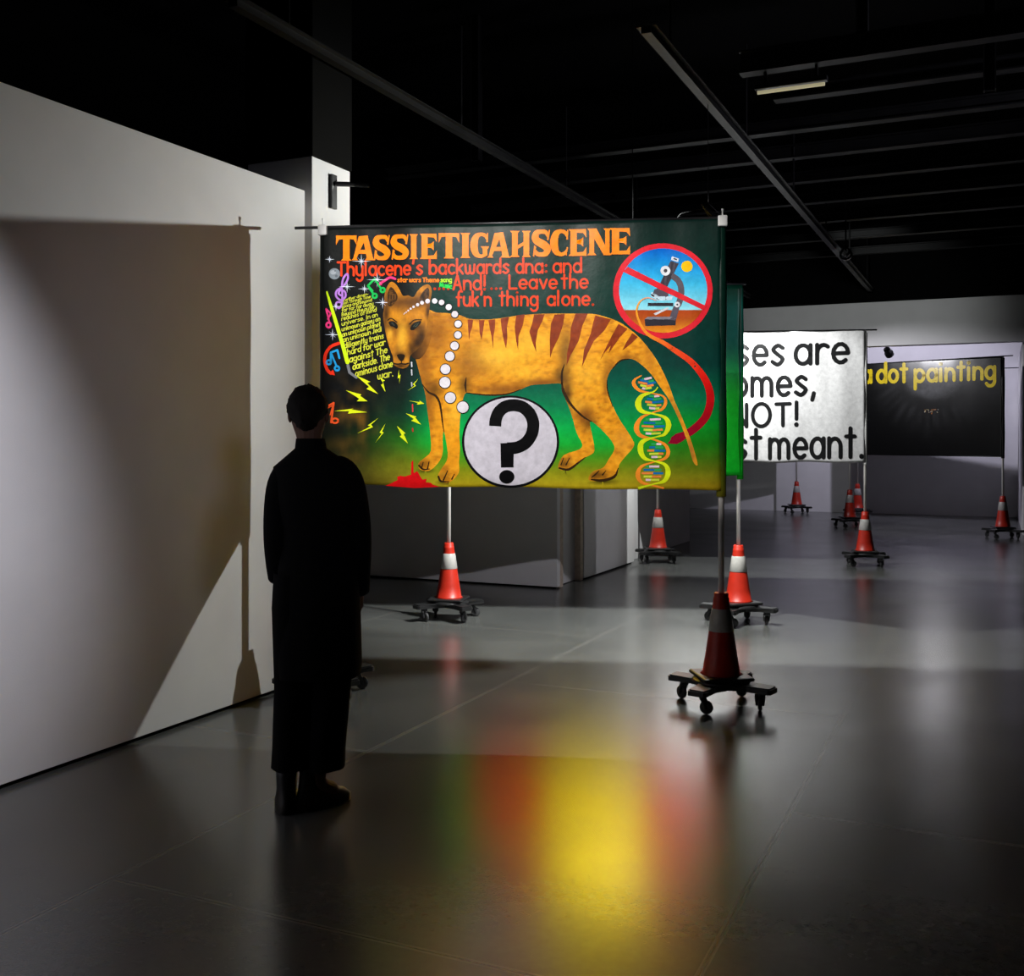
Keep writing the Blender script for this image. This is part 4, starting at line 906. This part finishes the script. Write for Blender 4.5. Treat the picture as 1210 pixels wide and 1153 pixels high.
def barn_flood(loc, n, cut, label):
    """flood lamp with a vertical barn door on the viewer's side; its shadow line falls on the floor `cut` metres nearer"""
    t = thing('flood_lamp', label, 'flood lamp', loc)
    bm = NB(); tube(bm, [(0, 0, .09), (0, 0, 5.59 - loc[2])], .004, 8); link_mesh('stem', bm, M['black_paint'], t)
    u = Vector((-n.y, n.x, 0))
    bm = NB()
    for lo, hi in ((.05, .09),):
        c = [u * .16 + n * .08, u * .16 - n * .12, u * -.16 - n * .12, u * -.16 + n * .08]
        A0 = [bm.verts.new(v + Vector((0, 0, lo))) for v in c]; B0 = [bm.verts.new(v * .7 + Vector((0, 0, hi))) for v in c]
        bm.faces.new(A0); bm.faces.new(B0[::-1])
        for k in range(4): bm.faces.new((A0[k], B0[k], B0[(k + 1) % 4], A0[(k + 1) % 4]))
    link_mesh('housing', bm, M['black_metal'], t)
    drop = .16; e = n * (cut * drop / loc[2]) ; bm = NB()
    c = [u * .32 + e + Vector((0, 0, .07)), u * -.32 + e + Vector((0, 0, .07)), u * -.32 + e - Vector((0, 0, drop)), u * .32 + e - Vector((0, 0, drop))]
    A0 = [bm.verts.new(v) for v in c]; B0 = [bm.verts.new(v + n * .003) for v in c]
    bm.faces.new(A0); bm.faces.new(B0[::-1])
    for k in range(4): bm.faces.new((A0[k], B0[k], B0[(k + 1) % 4], A0[(k + 1) % 4]))
    link_mesh('barn_door', bm, M['black_paint'], t)
    e = n * -.25; bm = NB(); zl = -.25 * (loc[2] - 2.74) / 1.05   # far door added to keep the beam below the banner's top
    c = [u * .26 + e + Vector((0, 0, .09)), u * -.26 + e + Vector((0, 0, .09)), u * -.26 + e + Vector((0, 0, zl)), u * .26 + e + Vector((0, 0, zl))]
    A0 = [bm.verts.new(v) for v in c]; B0 = [bm.verts.new(v - n * .003) for v in c]
    bm.faces.new(A0); bm.faces.new(B0[::-1])
    for k in range(4): bm.faces.new((A0[k], B0[k], B0[(k + 1) % 4], A0[(k + 1) % 4]))
    link_mesh('barn_door', bm, M['black_paint'], t)
    return t
second_flood = barn_flood(LAMP_SECOND, h2.n, .58, 'black flood lamp with a barn door close before the green hemmed banner')
flag(second_flood, (.3, 1.26), (1.2, .9), .25, .3, .05, -.36)
white_flood = barn_flood(LAMP_WHITE, h3.n, .3, 'black flood lamp with a barn door close before the white lettered banner')
flag(white_flood, (-1, .3), (-.5, -1), .22, .34, .06, -.7)
dot_lamp = hanging_lamp(LAMP_DOT, AIM_DOT, 'black socket lamp hung in front of the black dot painting', sr=.055)
flag(dot_lamp, (1.72, 3.0), (-.2, 1), .25, .3, .04, -.55)
def track(name, x, y0, y1, label, z=3.85):
    t = thing(name, label, 'lighting track', (x, (y0 + y1) / 2, z)); a, b = y0 - (y0 + y1) / 2, y1 - (y0 + y1) / 2
    bm = NB(); box(bm, (-.03, a, 0), (.03, b, .008)); box(bm, (-.03, a, .008), (-.024, b, .04)); box(bm, (.024, a, .008), (.03, b, .04)); box(bm, (-.06, a, .04), (.06, b, .048)); link_mesh('rail', bm, M['black_steel'], t)
    k = 0
    while a + .5 + k * 2.2 < b:
        bm = NB(); tube(bm, [(0, a + .5 + k * 2.2, .048), (0, a + .5 + k * 2.2, .85)], .008, 8); link_mesh('drop_rod', bm, M['black_steel'], t); k += 1
track('lighting_track', -1.85, 5.9, 17.8, 'long black lighting track running away over the right end of the banners')
track('lighting_track', -3.78, 4.6, 17.8, 'long black lighting track running away over the left end of the banners')

def framing_projector():
    L = Vector(LAMP_FRAMING); tgt = h1.p + h1.t * h1.len / 2; tgt.z = 1.95
    t = thing('framing_projector', 'black framing projector lamp lighting the thylacine banner from the track', 'stage lamp', LAMP_FRAMING)
    d = (tgt - L).normalized(); rot = d.to_track_quat('Z', 'Y').to_matrix().to_4x4()
    bm = NB(); lathe(bm, [(.06, -.28), (.09, -.26), (.09, -.03), (.095, -.03), (.095, -.015)], 24); bmesh.ops.transform(bm, matrix=rot, verts=bm.verts); link_mesh('housing', bm, M['black_metal'], t)
    bm = NB(); tube(bm, [(0, 0, .09), (0, 0, 5.59 - L.z)], .012, 8); link_mesh('yoke', bm, M['black_metal'], t)
    # four shutters cut the beam to the banner's rectangle
    D0 = .3; cs = []
    for s, z in ((-.05, 1.19), (h1.len + .05, 1.16), (h1.len + .05, 2.8), (-.05, 2.8)):
        v = h1.p + h1.t * s + h1.n * h1.off; v.z = z; v = v - L; cs.append(v * (D0 / v.dot(d)))
    for i in range(4):
        a, b = cs[i], cs[(i + 1) % 4]; c = sum(cs, Vector()) / 4; e = (b - a).normalized(); o_ = e.cross(d); o_ = o_ if o_.dot(a - c) > 0 else -o_
        a2, b2_ = a - e * .12, b + e * .12; q = [a2, b2_, b2_ + o_ * .14, a2 + o_ * .14]
        bm = NB(); lo = [bm.verts.new(v + d * .004 * i) for v in q]; hi = [bm.verts.new(v + d * (.004 * i + .002)) for v in q]
        bm.faces.new(lo[::-1]); bm.faces.new(hi)
        for k in range(4): bm.faces.new((lo[k], lo[(k + 1) % 4], hi[(k + 1) % 4], hi[k]))
        link_mesh('shutter', bm, M['black_paint'], t)
framing_projector()
def spot_fixture(loc, tgt, label):
    t = thing('spotlight', label, 'spotlight', loc); d = (Vector(tgt) - Vector(loc)).normalized()
    rot = d.to_track_quat('Z', 'Y').to_matrix().to_4x4()
    bm = NB(); lathe(bm, [(.03, -.2), (.055, -.17), (.06, -.06), (.075, -.005), (.075, -.055)], 24, cap=False); bmesh.ops.transform(bm, matrix=rot, verts=bm.verts); link_mesh('housing', bm, M['black_metal'], t)
    bm = NB(); tube(bm, [Vector((0, 0, .02)) - d * .1, (0, 0, 5.59 - loc[2])], .01, 8); link_mesh('stem', bm, M['black_metal'], t)
spot_fixture(LAMP_WALL, WALL_AT, 'black spotlight washing the long white panel on the left')
spot_fixture(LAMP_GREEN, GREEN_AT, 'black spotlight right of the hall facing the green hemmed banner')
spot_fixture(LAMP_FILL, FILL_AT, 'black spotlight behind the viewer reaching the white panel end')
spot_fixture(FILL_HEADER, HEADER_AT, 'added black spotlight brightening the pale header beam')
spot_fixture(FILL_STEEL, STEEL_AT, 'added unseen black spotlight at the right brightening the roof steel')
spot_fixture(LAMP_BACK, BACK_AT, 'black spotlight facing the far wall')
spot_fixture(LAMP_FAR_BANNER, FAR_AT, 'black spotlight facing the pale banner behind the dot painting')

# bracket on the column, dark posts and glowing strip under the ceiling
t = thing('wall_bracket', 'small black clamp bracket high on the white column', 'bracket', (-3.9, 5.72, 3.1))
bm = NB(); box(bm, (0, -.03, -.12), (.02, .03, .1), .003); link_mesh('plate', bm, M['black_metal'], t)
bm = NB(); tube(bm, [(.02, 0, .04), (.1, .1, .05), (.18, .16, .05)], .016, 10); link_mesh('arm', bm, M['black_metal'], t)

t = thing('glow_strip', 'thin pale glowing strip under the black ceiling above the hall', 'lamp', (-1.42, 8.16, 4.17))
m_ = bpy.data.materials.new('glowing_bar'); m_.use_nodes = True; b_ = m_.node_tree.nodes['Principled BSDF']; b_.inputs['Base Color'].default_value = (.5, .48, .36, 1)
b_.inputs['Emission Color'].default_value = (1, .9, .55, 1); b_.inputs['Emission Strength'].default_value = .3  # glow put into the bar in place of light it catches
bm = NB(); tube(bm, [(-.25, 0, -.02), (.25, 0, -.02)], .014, 12); link_mesh('tube', bm, m_, t)
bm = NB(); box(bm, (-.27, -.03, 0), (.27, .03, .04), .004); box(bm, (-.2, -.01, .04), (-.18, .01, .135)); box(bm, (.18, -.01, .04), (.2, .01, .135)); link_mesh('batten', bm, M['black_metal'], t)

# ------------------------------------------------------------------ the person in black, seen from behind
def limb_mesh(chains, sub=2):
    me = bpy.data.meshes.new('body'); vs = []; es = []; rs = []
    idx = {}
    for ch in chains:
        prev = None
        for name, co, r in ch:
            if name in idx: i = idx[name]
            else:
                i = len(vs); idx[name] = i; vs.append(co); rs.append(r)
            if prev is not None: es.append((prev, i))
            prev = i
    me.from_pydata(vs, es, []); me.update()
    o = bpy.data.objects.new('body', me); COL.objects.link(o)
    o.modifiers.new('skin', 'SKIN'); sk = me.skin_vertices[0].data
    for i, r in enumerate(rs): sk[i].radius = r if hasattr(r, '__len__') else (r, r)
    sk[idx['pelvis']].use_root = True
    s = o.modifiers.new('sub', 'SUBSURF'); s.levels = sub; s.render_levels = sub
    for f in me.polygons: f.use_smooth = True
    return o
per = thing('person', 'person dressed all in black standing with back to the camera beside the thylacine banner', 'person', (-2.51, 3.57, 0), R(30))
PX = {'hipL': (-.095, 0, .93), 'hipR': (.105, 0, .93)}
ch = [
 [('pelvis', (0, 0, .95), (.15, .11)), ('belly', (0, .0, 1.08), (.135, .1)), ('chest', (-.005, .0, 1.25), (.125, .095)), ('upper', (-.01, -.005, 1.37), (.075, .065)), ('neck', (-.025, .0, 1.455), .05), ('neck2', (-.03, .012, 1.51), .052),
  ('jaw', (-.032, .03, 1.555), (.062, .075)), ('skull', (-.032, .018, 1.615), (.073, .088)), ('crown', (-.032, .012, 1.67), (.052, .062))],
 [('pelvis', 0, 0), ('hipL', (-.09, 0, .9), .085), ('kneeL', (-.1, .02, .5), .055), ('calfL', (-.105, -.005, .36), .052), ('ankleL', (-.115, 0, .1), .036)],
 [('ankleL', 0, 0), ('toeL', (-.12, .12, .05), (.034, .024))],
 [('pelvis', 0, 0), ('hipR', (.08, 0, .9), .085), ('kneeR', (.06, .03, .5), .055), ('calfR', (.04, .0, .36), .052), ('ankleR', (.0, .0, .1), .036)],
 [('ankleR', 0, 0), ('toeR', (.085, .06, .05), (.034, .024))],
 [('upper', 0, 0), ('shL', (-.125, 0, 1.325), .036), ('elL', (-.152, -.03, 1.09), .036), ('wrL', (-.158, .08, .94), .026), ('palmL', (-.16, .115, .89), (.03, .018))],
 [('upper', 0, 0), ('shR', (.125, 0, 1.325), .036), ('elR', (.165, -.02, 1.08), .036), ('wrR', (.165, .08, .88), .026), ('palmR', (.167, .11, .83), (.03, .018))],
]
for s, (hx, hy, hz) in ((-1, (-.16, .115, .89)), (1, (.167, .11, .83))):
    side = 'L' if s < 0 else 'R'
    for f in range(4):
        q = (f - 1.5) * .019; ln = (.062, .072, .068, .05)[f]
        ch.append([('palm' + side, 0, 0), ('f%s%d0' % (side, f), (hx, hy + q, hz - .045), .0095), ('f%s%d1' % (side, f), (hx - s * .008, hy + q * 1.05, hz - .045 - ln * .55), .0085), ('f%s%d2' % (side, f), (hx - s * .026, hy + q * 1.05, hz - .045 - ln), .007)])
    ch.append([('palm' + side, 0, 0), ('t%s0' % side, (hx - s * .012, hy + .036, hz - .012), .011), ('t%s1' % side, (hx - s * .02, hy + .05, hz - .045), .0085)])
body = limb_mesh(ch); body.data.materials.append(M['skin']); body.parent = per
# face features join the body's head: nose, ears as small soft lumps
def soft(name, c, r, m, parent, sc=(1, 1, 1)):
    bm = NB(); bmesh.ops.create_icosphere(bm, subdivisions=3, radius=1)
    for v in bm.verts: v.co = Vector((c[0] + v.co.x * r * sc[0], c[1] + v.co.y * r * sc[1], c[2] + v.co.z * r * sc[2]))
    return link_mesh(name, bm, m, parent, True)
soft('nose', (-.032, .108, 1.585), .016, M['skin'], per, (.8, 1.1, 1.5))
for s in (-1, 1):
    soft('ear', (-.032 + s * .074, .012, 1.595), .022, M['skin'], per, (.45, .8, 1.4))
    soft('eye', (-.032 + s * .028, .094, 1.615), .011, M['clip'], per)
soft('mouth', (-.032, .1, 1.548), .018, M['skin'], per, (1.2, .4, .4))
# hair: full cap swept up on the crown
bm = NB(); bmesh.ops.create_icosphere(bm, subdivisions=4, radius=1)
for v in bm.verts:
    n = v.co.copy(); k = 1 + .05 * math.sin(n.x * 19 + n.z * 7) * math.sin(n.y * 17)
    y = n.y * .096; z = n.z * .098
    if n.y > .2 and n.z < .25: y *= .3; z = z * .4 + .02
    if n.z > .3: k *= 1 + .07 * noise.noise(Vector((n.x * 3, n.y * 3, n.z * 3)))
    wd = .082 if n.z > -.1 else .082 - .022 * min(1, (-.1 - n.z) / .5)
    v.co = Vector((-.036 + n.x * wd * k, .004 + y * k, 1.62 + z * k))
link_mesh('hair', bm, M['hair'], per, True)
# long loose coat
bm = NB(); loft(bm, [(0.01, 0, .54, .165, .13, .9), (.01, 0, .58, .172, .135, .9), (.01, 0, .8, .168, .135), (.005, 0, 1.0, .158, .13), (.0, 0, 1.15, .158, .125), (-.002, 0, 1.27, .168, .125), (-.005, 0, 1.34, .165, .115), (-.01, 0, 1.385, .162, .108), (-.016, 0, 1.425, .11, .085), (-.022, .004, 1.46, .064, .064), (-.024, .006, 1.5, .058, .06), (-.024, .006, 1.498, .05, .053)], 40, cap=False)
for v in bm.verts:
    if v.co.z < 1.1:
        a = math.atan2(v.co.y, v.co.x); f = 1 + .04 * math.sin(a * 7) * (1.1 - v.co.z); v.co.x *= f; v.co.y *= f
link_mesh('coat', bm, M['cloth_black'], per, True)
for pts, rs in (([(-.05, 0, 1.4), (-.1, 0, 1.37), (-.135, 0, 1.31), (-.15, -.015, 1.2), (-.15, -.03, 1.09), (-.155, .03, 1.0), (-.158, .08, .93)], [.03, .058, .062, .058, .056, .052, .046]), ([(.04, 0, 1.4), (.09, 0, 1.375), (.13, 0, 1.32), (.155, -.01, 1.2), (.165, -.02, 1.08), (.165, .03, .97), (.165, .075, .87)], [.03, .058, .062, .06, .058, .053, .046])):
    bm = NB(); q = spline([(*p, r) for p, r in zip(pts, rs)], 4); tube(bm, [p[:3] for p in q], [p[3] for p in q], 20, cap=True); link_mesh('sleeve', bm, M['cloth_black'], per, True)
# wide trousers, two legs from one waist
for pts in ([(-.075, 0, .96, .095, .11), (-.085, 0, .82, .092, .105), (-.092, .01, .5, .078, .09), (-.098, 0, .25, .078, .092), (-.1, 0, .175, .08, .095)], [(.07, 0, .96, .1, .11), (.07, 0, .82, .098, .105), (.055, .01, .5, .085, .09), (.035, 0, .25, .083, .092), (.03, 0, .17, .085, .095)]):
    bm = NB(); loft(bm, pts, 32, cap=False)
    for v in bm.verts:
        a = math.atan2(v.co.y, v.co.x - (-.1 if pts[0][0] < 0 else .05)); v.co.y += .006 * math.sin(a * 5 + v.co.z * 9)
    link_mesh('trouser_leg', bm, M['cloth_black'], per, True)
# ankle boots
for x, y, ang in ((-.12, .0, .08), (-.002, .0, -.95)):
    bm = NB(); c = [(0, -.005, .0, .046, .07), (0, .03, .004, .05, .13), (0, .03, .03, .05, .13), (0, .02, .055, .045, .11), (0, -.015, .085, .04, .065), (0, -.02, .14, .042, .052), (0, -.02, .19, .044, .054)]
    c[0] = (0, .03, 0, .048, .128)
    loft(bm, c, 28); bmesh.ops.transform(bm, matrix=Matrix.Translation((x, y + .02, 0)) @ Matrix.Rotation(ang, 4, 'Z'), verts=bm.verts)
    link_mesh('boot', bm, M['shoe'], per, True)
